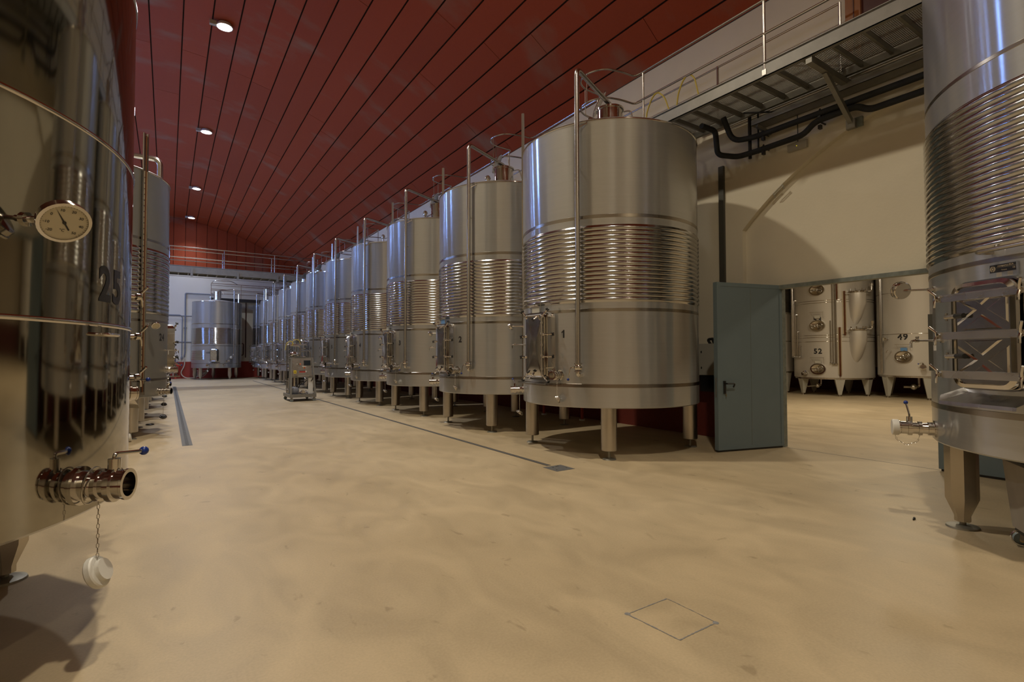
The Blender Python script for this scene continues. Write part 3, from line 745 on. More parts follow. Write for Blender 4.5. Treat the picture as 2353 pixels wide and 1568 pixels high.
def door_b(root, Rr, phi, z=1.645, w=.48, h=.78, proud=.1, ajar=False, bars=True):
    m = PLM(phi, Rr, z)
    col = MB(m); col.ring(rrect(w+.03, h+.03, .10, 6), rrect(w-.03, h-.03, .08, 6), -.14, proud-.015); col.build('door_collar', M['polish'], root)
    dm = m if not ajar else m @ Matrix.Translation((-w/2, 0, proud+.02)) @ Matrix.Rotation(R(-28), 4, 'Y') @ Matrix.Translation((w/2, 0, -proud-.02))
    if ajar:
        v = MB(m); v.prism(rrect(w-.03, h-.03, .08), proud-.06, proud-.05); v.build('door_opening', M['dark'], root, False)
    pl = MB(dm); P = rrect(w, h, .09, 6); k = len(P)
    vs = [(x, y, proud) for x, y in P]+[(x, y, proud+.03) for x, y in P]+[(x*.88, y*.93, proud+.042) for x, y in P]+[(x*.86, y*.915, proud+.028) for x, y in P]
    fs = [tuple(range(k-1, -1, -1)), tuple(range(3*k, 4*k))]
    for l in range(3):
        fs += [(l*k+i, l*k+(i+1) % k, (l+1)*k+(i+1) % k, (l+1)*k+i) for i in range(k)]
    pl.add(vs, fs); d = pl.build('door', M['polish'], root, angle=25)
    # pressed cross ribs: four raised triangles per half leave an X
    for s in (1, -1):
        cy = s*h*.235; hw, hh = w*.40, h*.185; g = .028
        for tri in ([(-hw+g*1.6, hh), (hw-g*1.6, hh), (0, g*1.1)], [(-hw+g*1.6, -hh), (0, -g*1.1), (hw-g*1.6, -hh)], [(-hw, hh-g*1.3), (-g*1.2, 0), (-hw, -hh+g*1.3)], [(hw, hh-g*1.3), (hw, -hh+g*1.3), (g*1.2, 0)]):
            cx_ = sum(p[0] for p in tri)/3; cy_ = sum(p[1] for p in tri)/3
            o = [(x, y+cy, proud+.027) for x, y in tri]; i2 = [(cx_+(x-cx_)*.80, cy_+(y-cy_)*.80+cy, proud+.040) for x, y in tri]
            mb = MB(dm); mb.add(o+i2, [(0, 1, 4, 3), (1, 2, 5, 4), (2, 0, 3, 5), (3, 4, 5)] if True else []); mb.build('pressed_rib', M['polish'], d, False)
    if bars:
        for yy in (h*.37, 0.0, -h*.38):
            b = MB(dm); b.box(-w/2-.05, w/2+.05, yy-.028, yy+.028, proud+.045, proud+.075); b.box(-w/2-.05, w/2+.05, yy+.02, yy+.028, proud+.07, proud+.082)
            b.build('clamp_bar', M['plain'], d, False)
            for sx in (-1, 1):
                x = sx*(w/2+.075); q = MB(dm)
                q.cyl((x, yy, -.02), (x, yy, proud+.09), .012, n=8); q.turn((x, yy, proud+.055), (0, 0, 1), [(1e-3, 0), (.024, 0), (.024, .028), (1e-3, .03)], 10)
                q.tube([(x, yy, proud+.085), (x-sx*.0+.012, yy+.03, proud+.10), (x+sx*.035, yy+.075, proud+.115)], .009, 8); q.tube([(x, yy, proud+.085), (x+.004, yy-.03, proud+.10), (x+.008, yy-.07, proud+.105)], .010, 8)
                q.build('wing_nut', M['polish'], d)
        for yy in (h*.19, -h*.20):
            q = MB(dm); q.cyl((-w/2-.05, yy, proud+.03), (-w/2+.10, yy, proud+.05), .017, n=12); q.cyl((-w/2-.05, yy-.03, proud+.02), (-w/2-.05, yy+.03, proud+.02), .010, n=8); q.build('hinge_arm', M['plain'], d)
            q = MB(dm); q.cyl((-w/2+.05, yy, proud+.046), (-w/2+.13, yy, proud+.058), .019, n=12); q.build('grip', M['black'], d)
    # flared drip tray under the door
    tr = MB(m); a = w/2; y0 = -h/2-.05
    tr.add([(-a-.02, y0+.03, -.1), (a+.02, y0+.03, -.1), (a+.05, y0-.06, proud+.10), (-a-.05, y0-.06, proud+.10), (-a-.09, y0-.02, proud+.05), (a+.09, y0-.02, proud+.05), (-a-.07, y0+.06, -.1), (a+.07, y0+.06, -.1)],
           [(0, 1, 2, 3), (0, 3, 4, 6), (1, 7, 5, 2)])
    tr.add([(-a-.05, y0-.06, proud+.10), (a+.05, y0-.06, proud+.10), (a+.05, y0-.085, proud+.105), (-a-.05, y0-.085, proud+.105)], [(0, 1, 2, 3)])
    tr.build('drip_tray', M['plain'], root, False)

# the tank cut by the right frame edge
rt = tag(empty('wine_tank', (6.307, .519, 0)), 'big stainless tank cut by the right edge, with cross-ribbed hatch and rating plate', 'wine tank')
shell(rt, TR, ZB, ZT, M['brushed'], jackets=[(2.29, 3.45, 22)], bands=[(3.69, .035), (2.195, .04), (1.06, .05)])
for p in (113.9, 203.9, 293.9, 23.9): leg(rt, p, 1.26, ZB, 'B')
door_b(rt, TR, 151)
m = PLM(152, TR, 2.11); pb = MB(m); pb.box(-.072, .122, -.05, .05, -.012, .010)
rp = pb.build('rating_plate', M['pvc'], rt, False)
dk = MB(m); dk.box(-.067, .117, -.012, .045, .0102, .0108); dk.build('plate_field', M['ink'], rp, False)
pt = MB(m)
for r0, r1 in ((.020, .017), (.0145, .011), (.006, 1e-3)): pt.add([(-.045+r*math.cos(2*PI*i/20), .015+r*math.sin(2*PI*i/20), .0112) for r in (r0, r1) for i in range(20 if r0 != .02 else 20)], [(i, (i+1) % 20, 20+(i+1) % 20, 20+i) for i in range(20) if r0 < .01 or i not in (4, 14)])
for s, sz, x, y in (('macapuro.s SCA', .0165, .045, .033), ('Tanques', .012, .035, .002), ('CE', .015, .103, .008)):
    vs, fs = text_geo(s, sz, .02); pt.add([(a+x, b+y, .0112) for a, b, _ in vs], fs)
pt.box(-.02, .115, .0215, .0225, .0106, .0112)
for x0, x1 in ((-.02, .018), (.058, .095)):
    for yy in (-.018, -.026, -.034, -.042): pt.box(x0, x1, yy-.0016, yy+.0016, .0102, .0108)
pt.build('plate_lettering', M['gauge'], rp, False)
m = PLM(151, TR, 2.25); tb = MB(m); tb.tube(bend([(-.03, 0, -.02), (-.04, 0, .125), (.42, -.01, .17), (.42, 0, -.1)], .04), .016, 12); tb.build('hand_rail', M['rail'], rt)
thermometer(rt, 121, TR, 2.07, .23, .075, (.40, -.85, .25))
sample_tap(rt, 127, TR, 1.62, M['white'])
g = MB(FR(117, TR, 0)); g.box(-.01, .03, -.005, .005, 1.36, 1.86); g.build('sight_strip', M['ductpaint'], rt, False)
stub_valve(rt, 118.5, TR, .85, .27, .05, (.20, -.06, .22), cap=M['white'])

# tank 25 at the left edge
t25 = tag(empty('wine_tank', (-1.87, 3.91, 0)), 'mirror-polished tank numbered 25 filling the left edge of the view', 'wine tank')
R25 = 1.68
shell(t25, R25, ZB, ZT, M['mirror'], seams=(1.662, 2.59, 3.62), seg=160)
for p in (43, 133, 223, 313): leg(t25, p, 1.34, ZB, 'B')
number_decal('25', -15.6, R25, 1.862, .245, t25)
thermometer(t25, -35.5, R25, 2.075, .155, .087, (.68, -.35, -.64), face=True)
stub_valve(t25, -24.2, R25, .885, .21, .062, (.19, .17, .13), chain=(.30, 0, 1.15, M['white']))
mb = MB(FR(-24.2, R25, .885)); mb.tube([(.05+.012*math.sin(a*PI/16), .075*math.cos(a*PI/16), .085*math.sin(a*PI/16)) for a in range(32)], .004, 6, True); mb.build('wire_ring', M['rail'], t25)
door_b(t25, R25, 34, proud=.07)
stub_valve(t25, 22, R25, 1.24, .14, .042, (.13, -.22, .10), name='racking_valve')
m = FR(-18.7, R25, 1.61); hb = MB(m); hb.tube(bend([(-.02, -.06, 0), (.05, -.06, 0), (.05, .06, 0), (-.02, .06, 0)], .02), .009, 8); hb.build('hand_grip', M['polish'], t25)

# left row behind it
LX = -1.45
def left_tank(loc):
    t = empty('wine_tank', loc)
    shell(t, TR, ZB, ZT, M['satin'], jackets=[(2.3, 3.5, 14)], bands=[(3.66, .05), (2.16, .05), (1.06, .05)])
    for p in (-46, 44, 134, 224): leg(t, p, 1.31, ZB)
    door_a(t, 20, 0)
    f = FR(-44, TR, 0)
    g = MB(f); g.box(.02, .03, -.045, .045, .8, 5.6); g.box(.03, .05, -.05, -.035, .8, 5.6); g.box(.03, .05, .035, .05, .8, 5.6)
    gb_ = g.build('level_gauge', M['rail'], t, False)
    MB(f).box(.03, .034, -.035, .035, 1.0, 4.9).build('scale', M['gauge'], gb_, False)
    tk = MB(f)
    for i in range(36): tk.box(.034, .036, -.03, .0 if i % 5 else .02, 1.1+i*.105, 1.112+i*.105)
    tk.build('scale_marks', M['ink'], gb_, False)
    MB(f).cyl((.05, 0, .85), (.05, 0, 5.55), .012, n=8).build('sight_tube', M['glass'], gb_)
    p = MB(); p.tube(bend([(1.28, -.30, ZT-.05), (1.28, -.30, 5.38), (.2, -.20, 5.42), (.15, -.2, 5.1)], .14, 6), .05, 12); p.build('inlet_pipe', M['rail'], t)
    manway(t, -.3, .1, ZT+.14)
    thermometer(t, -38, TR, 2.08, .15, .065, (.62, -.45, -.62))
    stub_valve(t, -24, TR, .835, .22, .05, (.19, .03, .16), chain=(.40, 0, .1, M['black']))
    stub_valve(t, -8, TR, 1.24, .2, .05, (.24, .14, .08), name='racking_valve')
    sample_tap(t, -12, TR, 1.62, M['white'])
    return t
lp = None
lw = ['tank numbered 24 just behind the mirror tank, tall scale board on its side', 'second tank of the left row, mostly hidden behind number 24', 'third tank of the left row, a sliver behind number 24',
      'fourth tank of the left row behind the others', 'fifth tank of the left row behind the others', 'sixth tank of the left row behind the others', 'last tank of the left row, nearest the end wall']
for i in range(6):
    loc = (LX, 12.65+3.1*i, 0)
    if lp is None: lp = t = left_tank(loc)
    else: t = copy_tree(lp, skip=('number_decal',)); t.location = loc
    tag(t, 'stainless '+lw[i], 'wine tank', 'stainless tanks in the left-hand row')
number_decal('24', -20.5, TR, 1.86, .19, lp)

# tank 10B across the end wall
tb_ = tag(empty('wine_tank', (2.73, 39.7, 0)), 'tank numbered 10B standing against the far end wall, hatch ajar', 'wine tank')
shell(tb_, TR, ZB, 5.02, M['brushed'], jackets=[(2.278, 3.308, 26)], bands=[(3.586, .05), (2.17, .04), (1.03, .03)])
for p in (-139, -58, 20, 95, 165): leg(tb_, p, 1.27, ZB, 'B')
jb = []
for i in range(12):
    for j in range(6): jb.append((TR+.003+.013*math.sin(PI*j/6), 1.27+.6*(i+j/6)/12))
mb = MB(); mb.lathe([(TR-.001, 1.26)]+jb+[(TR+.003, 1.87), (TR-.001, 1.88)], 40, None, 165, 237); mb.build('cooling_jacket', M['jacket'], tb_, angle=75)
door_b(tb_, TR, -99, 1.56, .46, .78, .12, ajar=True, bars=False)
number_decal('10B', -113.8, TR, 1.72, .16, tb_)
manway(tb_, -.02, -.2, 5.14, .22, .62, lid=False)
pump_pipe(tb_, -56, TR, 1.6, 5.85, (.1, -.2, 5.86))
level_gauge(tb_, -40, TR, .9, 5.6)
stub_valve(tb_, -70, TR, 1.19, .2, .06, None, name='racking_valve')
stub_valve(tb_, -113, TR, .93, .22, .05, (.2, -.1, .1), chain=(.28, 0, 1.2, M['white']))
stub_valve(tb_, -62, TR, 1.42, .06, .06, None, cap=M['white'], name='capped_outlet')
stub_valve(tb_, -78, TR, .93, .16, .05, None)

# ------------------------------------------------------------------ cellar tanks seen through the doorway
CR = 1.32
def cellar_tank(loc, bands, legs, jacket=(), zb=.66):
    t = empty('wine_tank', loc)
    shell(t, CR, zb, 5.2, M['pale'], jackets=jacket, seams=bands, seg=80)
    sk = MB(); sk.lathe([(CR-.04, zb-.05), (CR-.02, zb-.05), (CR-.02, zb+.03), (CR-.04, zb+.03)], 64); sk.build('base_ring', M['plain'], t)
    for p in legs:
        m = FR(p, CR-.13, 0); mb = MB(m)
        mb.add([(x, y, z) for z, w, d in ((.06, .05, .05), (zb+.02, .17, .15)) for x, y in ((-d, -w), (d*.7, -w), (d*.7, w), (-d, w))], [(0, 1, 5, 4), (1, 2, 6, 5), (2, 3, 7, 6), (3, 0, 4, 7), (3, 2, 1, 0), (4, 5, 6, 7)])
        l = mb.build('leg', M['box'], t, False)
        f = MB(m); f.cyl((0, 0, 0), (0, 0, .08), .02, n=8); f.cyl((0, 0, 0), (0, 0, .012), .06, n=12); f.build('foot', M['leg'], l)
    return t
def oval_hatch(root, phi, z, w=.46, h=.34):
    m = PLM(phi, CR, z); mb = MB(m)
    el = lambda a, b, n=28: [(a*math.cos(2*PI*i/n), b*math.sin(2*PI*i/n)) for i in range(n)]
    mb.ring(el(w/2+.035, h/2+.035), el(w/2-.01, h/2-.01), -.05, .05); c = mb.build('hatch_collar', M['polish'], root)
    pl = MB(m); n = 28; O = el(w/2, h/2); vs = [(x, y, .035) for x, y in O]+[(x*.6, y*.6, .012) for x, y in O]+[(0, 0, .0)]
    pl.add(vs, [(i, (i+1) % n, n+(i+1) % n, n+i) for i in range(n)]+[(n+i, n+(i+1) % n, 2*n) for i in range(n)]); d = pl.build('oval_hatch', M['polish'], root)
    k = MB(m); k.bar((-w*.45, .0, .07), (w*.45, .0, .07), .03, .025, (0, 0, 1)); k.cyl((0, 0, 0), (0, 0, .14), .016, n=8); k.tube([(.055*math.cos(i*PI/6), .055*math.sin(i*PI/6), .13) for i in range(12)], .010, 6, True)
    k.build('hand_wheel', M['plain'], d)
def chute(root, phi, z):
    m = FR(phi, CR, z); mb = MB(m); n = 24; vs = []
    for cx, r, z0 in ((.10, .27, .42), (.10, .27, .05), (-.02, .20, -.42), (-.14, .09, -.80)):
        for i in range(n): a = 2*PI*i/n; vs.append((cx+r*math.cos(a), r*math.sin(a), z0))
    mb.add(vs, [(j*n+i, j*n+(i+1) % n, (j+1)*n+(i+1) % n, (j+1)*n+i) for j in range(3) for i in range(n)])
    c = mb.build('side_chute', M['pale'], root, angle=50)
    f = MB(m); f.lathe([(1e-3, .42), (.30, .42), (.31, .43), (.31, .46), (.29, .47), (.25, .50), (1e-3, .52)], 24, Matrix.Translation((.10, 0, 0)))
    for i in range(8): a = PI/4*i; f.cyl((.10+.26*math.cos(a), .26*math.sin(a), .44), (.10+.26*math.cos(a), .26*math.sin(a), .56), .022, n=8)
    f.build('chute_lid', M['polish'], c)
    e = MB(m); e.tube(bend([(.15, .22, .47), (.15, .48, .47), (.15, .48, .66)], .1), .035, 10); e.cyl((.15, .48, .66), (.15, .48, .76), .06, n=14); e.build('vent_elbow', M['polish'], c)
    b = MB(m); b.bar((.05, -.42, .40), (.2, .1, .40), .03, .02); b.build('lid_arm', M['plain'], c)
def sight_tube(root, phi, z0, z1):
    f = FR(phi, CR, 0); b = MB(f); b.box(.01, .02, -.06, .06, z0, z1); g = b.build('sight_gauge', M['gauge'], root, False)
    MB(f).cyl((.045, 0, z0-.05), (.045, 0, z1), .03, n=10).build('sight_tube', M['glass'], g)
c53 = tag(cellar_tank((21.3, 9.94, 0), (3.50, 3.42, 2.22, 2.14, 1.99), (-146, -212, -92, 0, 60)), 'double cellar tank numbered 53 and 52 seen through the doorway', 'wine tank')
for z in (3.9, 2.58, .99): oval_hatch(c53, -176, z)
number_decal('53', -176.2, CR, 2.80, .26, c53); number_decal('52', -176.4, CR, 1.63, .26, c53)
chute(c53, -122, 3.30); chute(c53, -122, 1.95)
sight_tube(c53, -146, .78, 2.5); sight_tube(c53, -149, 3.55, 5.0); sight_tube(c53, -139, 2.25, 3.8)
for k, (p, z0, z1) in enumerate(((-158, 1.25, 2.75), (-155, 1.2, 4.6), (-152, 1.2, 4.7), (-150.5, 1.2, 4.7))):
    mb = MB(FR(p, CR, 0)); mb.cyl((.05, 0, z0), (.05, 0, z1), .018, n=8); mb.sphere((.05, 0, z0-.03), .04, 8, 4); mb.cyl((-.02, 0, z0-.03), (.05, 0, z0-.03), .02, n=8); mb.build('wash_pipe', M['rail'], c53)
for k, (p, z1) in enumerate(((-232, 4.8), (-226, 4.5), (-221, 3.6), (-216, 3.05), (-211, 2.4), (-206, 1.85))):
    mb = MB(FR(p, CR, 0)); mb.tube(bend([(.07, 0, 1.42), (.07, 0, z1), (-.02, .02, z1)], .06), .022, 8); mb.cyl((.07, -.05, 1.42), (.07, .05, 1.42), .03, n=8); mb.build('wash_pipe', M['rail'], c53)
for z in (2.97, 1.30): card_holder(c53, -176, CR, z, M['box'])
for t_, pp in ((c53, -176),):
    mb = MB(); mb.tube(bend([(-.75, .1, .70), (-.75, .1, .36), (-1.35, .3, .34)], .08), .03, 8); mb.sphere((-.9, .15, .36), .09, 10, 6); mb.build('bottom_outlet', M['polish'], t_)
stub_valve(c53, -196, CR, .80, .2, .05, (.15, .1, .1), name='racking_valve')
c49 = tag(cellar_tank((22.1, 7.35, 0), (3.64, 2.21), (141, 205, 75, 270, 0), zb=.78), 'cellar tank numbered 49 seen through the doorway beside the clipped tank', 'wine tank')
oval_hatch(c49, 175.5, 1.44); number_decal('49', 174.4, CR, 2.10, .28, c49); card_holder(c49, 176, CR, 1.75, M['cardblue'])
mb = MB(FR(140, CR, 0)); mb.cyl((.05, 0, .85), (.05, 0, 5.1), .035, n=10); mb.cyl((.05, .06, .85), (.05, .06, 5.1), .02, n=8); mb.build('wash_pipe', M['rail'], c49)
thermometer(c49, 152, CR, 2.05, .12, .07, (1, -.3, 0)); stub_valve(c49, -162, CR, 1.1, .2, .06, (.12, -.12, .1), name='racking_valve'); sample_tap(c49, 158, CR, 1.62)
mb = MB(); mb.tube(bend([(-.7, -.1, .80), (-.7, -.1, .40), (-1.0, .25, .40)], .08), .035, 8); mb.sphere((-.8, .02, .40), .1, 10, 6); mb.build('bottom_outlet', M['polish'], c49)
cL = tag(cellar_tank((20.75, 12.62, 0), (3.15, 2.05), (-150, -210, -90, 30), jacket=[(3.2, 4.9, 30)], zb=.85), 'cellar tank half hidden by the open blue door leaf', 'wine tank')

# ------------------------------------------------------------------ walkway along the right wall
cwk = tag(empty('catwalk', (7.6, 0, 5.6)), 'galvanised walkway with perforated deck running along the right wall above the tanks', 'walkway')
def W(mtx=None): return MB(Matrix.Translation((-7.6, 0, -5.6)))
Y0, Y1 = -8.5, 40.8
CX0, CX1, DZK = 7.10, 8.14, 5.66
W().box(CX0, CX0+.012, Y0, Y1, 5.50, 5.70).box(CX0, CX0+.07, Y0, Y1, 5.50, 5.512).box(CX0-.02, CX0+.05, Y0, Y1, 5.69, 5.70).build('edge_channel', M['galv'], cwk, False)
W().box(CX1, CX1+.012, Y0, Y1, 5.52, 5.66).box(CX1-.05, CX1, Y0, Y1, 5.52, 5.532).build('inner_channel', M['deck'], cwk, False)
y = -2.98; i = 0
while y < 9:
    W().box(CX0+.07, CX1, y-.02, y+.02, 5.575, 5.645).build('cross_member', M['deck'], cwk, False); y += .372
g = W(); pitch = .021
k = int((CX1-CX0-.1)/pitch)
for a in range(k+1): g.box(CX0+.08+a*pitch-.0042, CX0+.08+a*pitch+.0042, -2.5, 8.5, DZK-.004, DZK)
y = -2.5
while y < 8.5: g.box(CX0+.07, CX1, y-.0042, y+.0042, DZK-.003, DZK+.001); y += pitch
o = g.build('deck_grating', M['deck'], cwk, False); o['kind'] = 'stuff'
W().box(CX0+.05, CX1, 8.5, Y1, 5.64, 5.66).build('deck_plate', M['deck'], cwk, False)
W().box(CX1+.012, XR, -2.5, 6.2, 5.74, 5.75).box(CX1+.02, CX1+.12, -2.5, 6.2, 5.60, 5.606).build('wall_flashing', M['wood'], cwk, False)
for yb in (-.6, 3.56, 7.9, 12.2):
    b = W(); b.bar((CX0+.02, yb, 5.46), (XR, yb, 5.44), .08, .09); b.bar((7.55, yb, 5.42), (8.28, yb, 4.90), .06, .07); b.box(8.26, 8.33, yb-.06, yb+.06, 4.80, 4.93)
    b.build('wall_bracket', M['deck'], cwk, False)
    W().box(8.33, XR, yb-.13, yb+.07, 4.82, 4.96).build('bracket_plate', M['steelpaint'], cwk, False)
RT, RM = 6.62, 6.12
posts = [1.9, 4.17, 6.46]+[ROWY+ROWS*i+1.15 for i in range(0, 11)]
for yp in posts:
    W().cyl((CX0+.01, yp, 5.56), (CX0+.01, yp, RT), .021, n=10).box(CX0-.01, CX0+.03, yp-.03, yp+.03, 5.52, 5.60).build('post', M['rail'], cwk)
def rail(pts, r=.019, name='rail'): return W().tube(pts, r, 8).build(name, M['rail'], cwk)
for z in (RT, RM): rail([(CX0, Y0, z), (CX0, ROWY+.1, z)])
for i in range(11):
    yt = ROWY+ROWS*i
    for z in (RT, RM-.02):
        loop = [(CX0, yt-.02, z), (CX0-.02, yt+.14, z), (6.72, yt+.16, z), (6.42, yt+.25, z), (6.28, yt+.55, z), (6.36, yt+.84, z), (6.6, yt+.98, z), (CX0-.02, yt+1.0, z), (CX0, yt+1.15, z)]
        rail(bend(loop, .16, 5), .017, 'guard_loop')
        if i < 10: rail([(CX0, yt+1.1, z), (CX0, yt+ROWS+.02, z)])
    st = W(); st.cyl((6.29, yt+.55, RM-.02), (6.29, yt+.55, RT), .009, n=6); st.cyl((6.62, yt+.97, RM), (6.62, yt+.97, RT), .009, n=6); st.build('loop_stay', M['rail'], cwk)
rail([(8.1, 3.6, 6.62), (8.1, Y1, 6.62)], .017)
rail([(8.1, 5.0, 6.2), (8.1, Y1, 6.2)], .017)
for yp in (3.6, 5.62)+tuple(8+2.4*i for i in range(13)): W().cyl((8.1, yp, 5.6), (8.1, yp, 6.635), .02, n=8).build('post', M['rail'], cwk)
for k, (pts, lab) in enumerate((([(7.12, 6.40, 5.70), (7.11, 6.38, 5.85), (7.1, 6.25, 6.06), (7.1, 6.12, 6.12), (7.14, 6.0, 5.98), (7.18, 5.93, 5.71)], 'yellow hose hung over the walkway rail near tank 1'),
                                ([(7.12, 5.73, 5.70), (7.11, 5.69, 5.9), (7.1, 5.58, 6.08), (7.1, 5.47, 6.14), (7.13, 5.38, 6.05), (7.18, 5.33, 5.71)], 'yellow hose hung over the walkway rail nearer the wooden door'))):
    b = MB(); b.tube(bend(pts, .08), .012, 8); tag(b.build('hose', M['yellow'], None), lab, 'hose')

# black insulated pipes, cable tray, conduits on the right wall
pa = tag(empty('insulated_pipe', (8.2, 3, 5.17)), 'upper black insulated pipe along the wall under the walkway', 'pipe')
MB(Matrix.Translation((-8.2, -3, -5.17))).tube(bend([(7.95, 5.42, 5.60), (8.12, 5.36, 5.20), (8.2, 5.0, 5.17), (8.2, -2.4, 5.13)], .16, 6), .046, 14).build('pipe_run', M['insul'], pa)
pb_ = tag(empty('insulated_pipe', (8.2, 3, 4.93)), 'lower black insulated pipe with a kink, under the walkway', 'pipe')
MB(Matrix.Translation((-8.2, -3, -4.93))).tube(bend([(7.6, 5.60, 5.44), (7.98, 5.60, 5.44), (7.98, 5.56, 5.0), (8.16, 5.30, 4.92), (8.2, 5.0, 4.92), (8.2, 4.20, 4.92), (8.2, 4.02, 5.06), (8.2, 3.45, 5.07), (8.2, 3.28, 4.95), (8.2, -2.4, 4.94)], .09, 6), .046, 14).build('pipe_run', M['insul'], pb_)
for (p, z) in ((pa, 5.17), (pb_, 4.93)):
    for yb in (4.85, 3.95, 1.2):
        zz = z if not (p is pb_ and yb == 3.95) else 5.03
        b = MB(Matrix.Translation((-8.2, -3, -z))); b.tube([(8.2, yb, zz+.055*1), (8.145, yb, zz), (8.2, yb, zz-.055), (8.255, yb, zz)], .014, 6, True); b.cyl((8.2, yb, zz), (XR-.012, yb, zz), .014, n=6); b.box(8.17, 8.23, yb-.02, yb+.02, zz-.11, zz-.05)
        b.build('pipe_clip', M['black'], p)
for k, (x, y, r, lb) in enumerate(((8.25, 5.12, .028, 'thin black riser pipe behind the insulated pipes'), (8.27, 4.98, .014, 'thinnest black riser cable behind the insulated pipes'))):
    tag(MB().cyl((x, y, 4.85 if k == 0 else 4.9), (x, y, 5.64), r, n=8).build('riser_pipe', M['black'], None), lb, 'pipe')
ct = tag(empty('cable_tray', (8.2, 3, 5.42)), 'perforated cable tray above the black pipes on the right wall', 'cable tray')
b = MB(Matrix.Translation((-8.2, -3, -5.42))); b.box(8.10, 8.34, -2.4, 5.0, 5.33, 5.338); b.box(8.10, 8.105, -2.4, 5.0, 5.33, 5.42); b.box(8.335, 8.34, -2.4, 5.0, 5.33, 5.42); b.build('tray', M['deck'], ct, False)
b = MB(Matrix.Translation((-8.2, -3, -5.42)))
for yy in (4.9, 1.4): b.bar((8.1, yy, 5.30), (XR-.03, yy-.1, 5.18), .05, .05)
b.build('tray_arm', M['deck'], ct, False)
b = MB(Matrix.Translation((-8.2, -3, -5.42))); b.tube([(8.25, -2.4, 5.36), (8.22, 2.0, 5.37), (8.25, 3.2, 5.40), (8.18, 4.4, 5.37), (8.05, 5.1, 5.58)], .014, 6); b.build('cable', M['black'], ct)
for z, lb in ((5.60, 'upper pale conduit along the right wall under the walkway'), (5.53, 'lower pale conduit along the right wall under the walkway')):
    tag(MB().cyl((8.32, -2.4, z), (8.32, 5.6, z), .016, n=8).build('conduit', M['white'], None), lb, 'conduit')
em = tag(empty('emergency_light', (XR, 4.365, 4.83)), 'small dusty emergency light box on the wall with a lit yellow dot', 'emergency light')
MB().box(-.06, 0, -.15, .15, -.06, .06).build('casing', M['box'], em, False)
MB().sphere((-.060, 0, 0), .006, 8, 4).build('indicator', mat('indicator_led', (.8, .7, .02), .4, emit=((.8, .65, .02), 1)), em)
MB().cyl((-.02, 0, .06), (-.02, 0, .55), .006, n=6).build('cable', M['black'], em)
tag(MB().box(XR-.05, XR, 5.69, 5.79, 0.05, 4.92).build('cable_duct', M['ductpaint'], None, False), 'dark vertical duct on the wall left of the arch', 'duct')
bx = tag(empty('switch_box', (XR-.02, 5.98, 1.42)), 'pale electrical box on the wall half hidden by the open door leaf', 'electrical box')
MB().box(-.16, .02, -.20, .17, -.28, .29).build('case', M['box'], bx, False)
b = MB()
for z in (-.15, .14): b.box(-.165, -.158, .11, .13, z-.02, z+.02)
b.build('latch', M['black'], bx, False)
tag(MB().box(XR-.16, XR, 5.78, 6.15, .84, 1.135).build('socket_box', M['black'], None, False), 'black box on the dado below the pale electrical box', 'electrical box')
b = MB(); b.tube(bend([(XR-.08, 5.85, 1.71), (XR-.08, 5.9, 1.80), (XR-.1, 6.02, 1.79), (XR-.08, 5.98, 1.71)], .04), .025, 8); b.sphere((XR-.09, 5.87, 1.76), .06, 10, 6); tag(b.build('cable_coil', M['black'], None), 'black cable bundle on top of the pale electrical box', 'cable')
# little clip bracket on the arch edge
aa = MB(); 
def ap(y, off=0): return (XR-.03, y, arch(y)-.03+off)
aa.tube([ap(4.78), ap(4.62), ap(4.60, -.04), ap(4.76, -.04)], .008, 6, True); aa.cyl(ap(4.77, -.02), (XR+.02, 4.77, arch(4.77)-.10), .01, n=6); aa.cyl(ap(4.62, -.02), (XR+.02, 4.62, arch(4.62)-.10), .01, n=6)
tag(aa.build('wall_bracket', M['box'], None), 'small pale clip bracket on the edge of the blind arch', 'bracket')
# red pipes at the foot of the wall behind tanks
for k, (y, lb) in enumerate(((8.50, 'red pipe on the dado seen beneath the nearest row tank'), (10.66, 'red pipe on the dado seen beneath the second row tank'), (9.2, 'red pipe on the dado in the gap between the two nearest row tanks'))):
    b = empty('red_pipe', (8.0, y, 0)); MB().cyl((0, 0, .03), (0, 0, 1.0), .035, n=10).build('pipe_run', M['redpipe'], b); MB().cyl((0, 0, 0), (0, 0, .035), .07, n=12).build('flange', M['white'], b); tag(b, lb, 'pipe')

# ------------------------------------------------------------------ footbridge across the hall and far walkway
br = tag(empty('footbridge', (2.3, 31, 5.6)), 'steel footbridge with tube railings crossing the hall below the red gable', 'footbridge')
def B(): return MB(Matrix.Translation((-2.3, -31, -5.6)))
BX0, BX1 = -4.1, 7.06
for yy in (30.55, 31.55): B().box(BX0, BX1, yy-.03, yy+.03, 5.66, 6.0).box(BX0, BX1, yy-.06, yy+.06, 5.99, 6.01).build('side_beam', M['galv'], br, False)
x = BX0+.3
while x < BX1: B().box(x-.03, x+.03, 30.58, 31.52, 5.66, 5.74).build('cross_member', M['deck'], br, False); x += .42
B().box(BX0, BX1, 30.58, 31.52, 5.75, 5.765).build('deck_plate', M['deck'], br, False)
for yy in (30.55, 31.55):
    for z in (6.95, 6.42): B().cyl((BX0, yy, z), (BX1, yy, z), .022, n=8).build('rail', M['rail'], br)
    for x in (-2.4, 0.02, 2.38, 4.77, 7.0): B().cyl((x, yy, 5.95), (x, yy, 6.96), .022, n=8).build('post', M['rail'], br)
for x in (.95, 3.0, 4.9): B().box(x-.05, x+.05, 30.40, 30.52, 5.50, 5.86).build('pipe_hanger', M['galv'], br, False)
B().cyl((BX0, 30.45, 5.48), (BX1, 30.45, 5.43), .015, n=6).build('pipe_run', M['deck'], br)
fw = tag(empty('far_catwalk', (5.3, 40.9, 5.4)), 'narrow railed walkway on the end wall behind tank 10B', 'walkway')
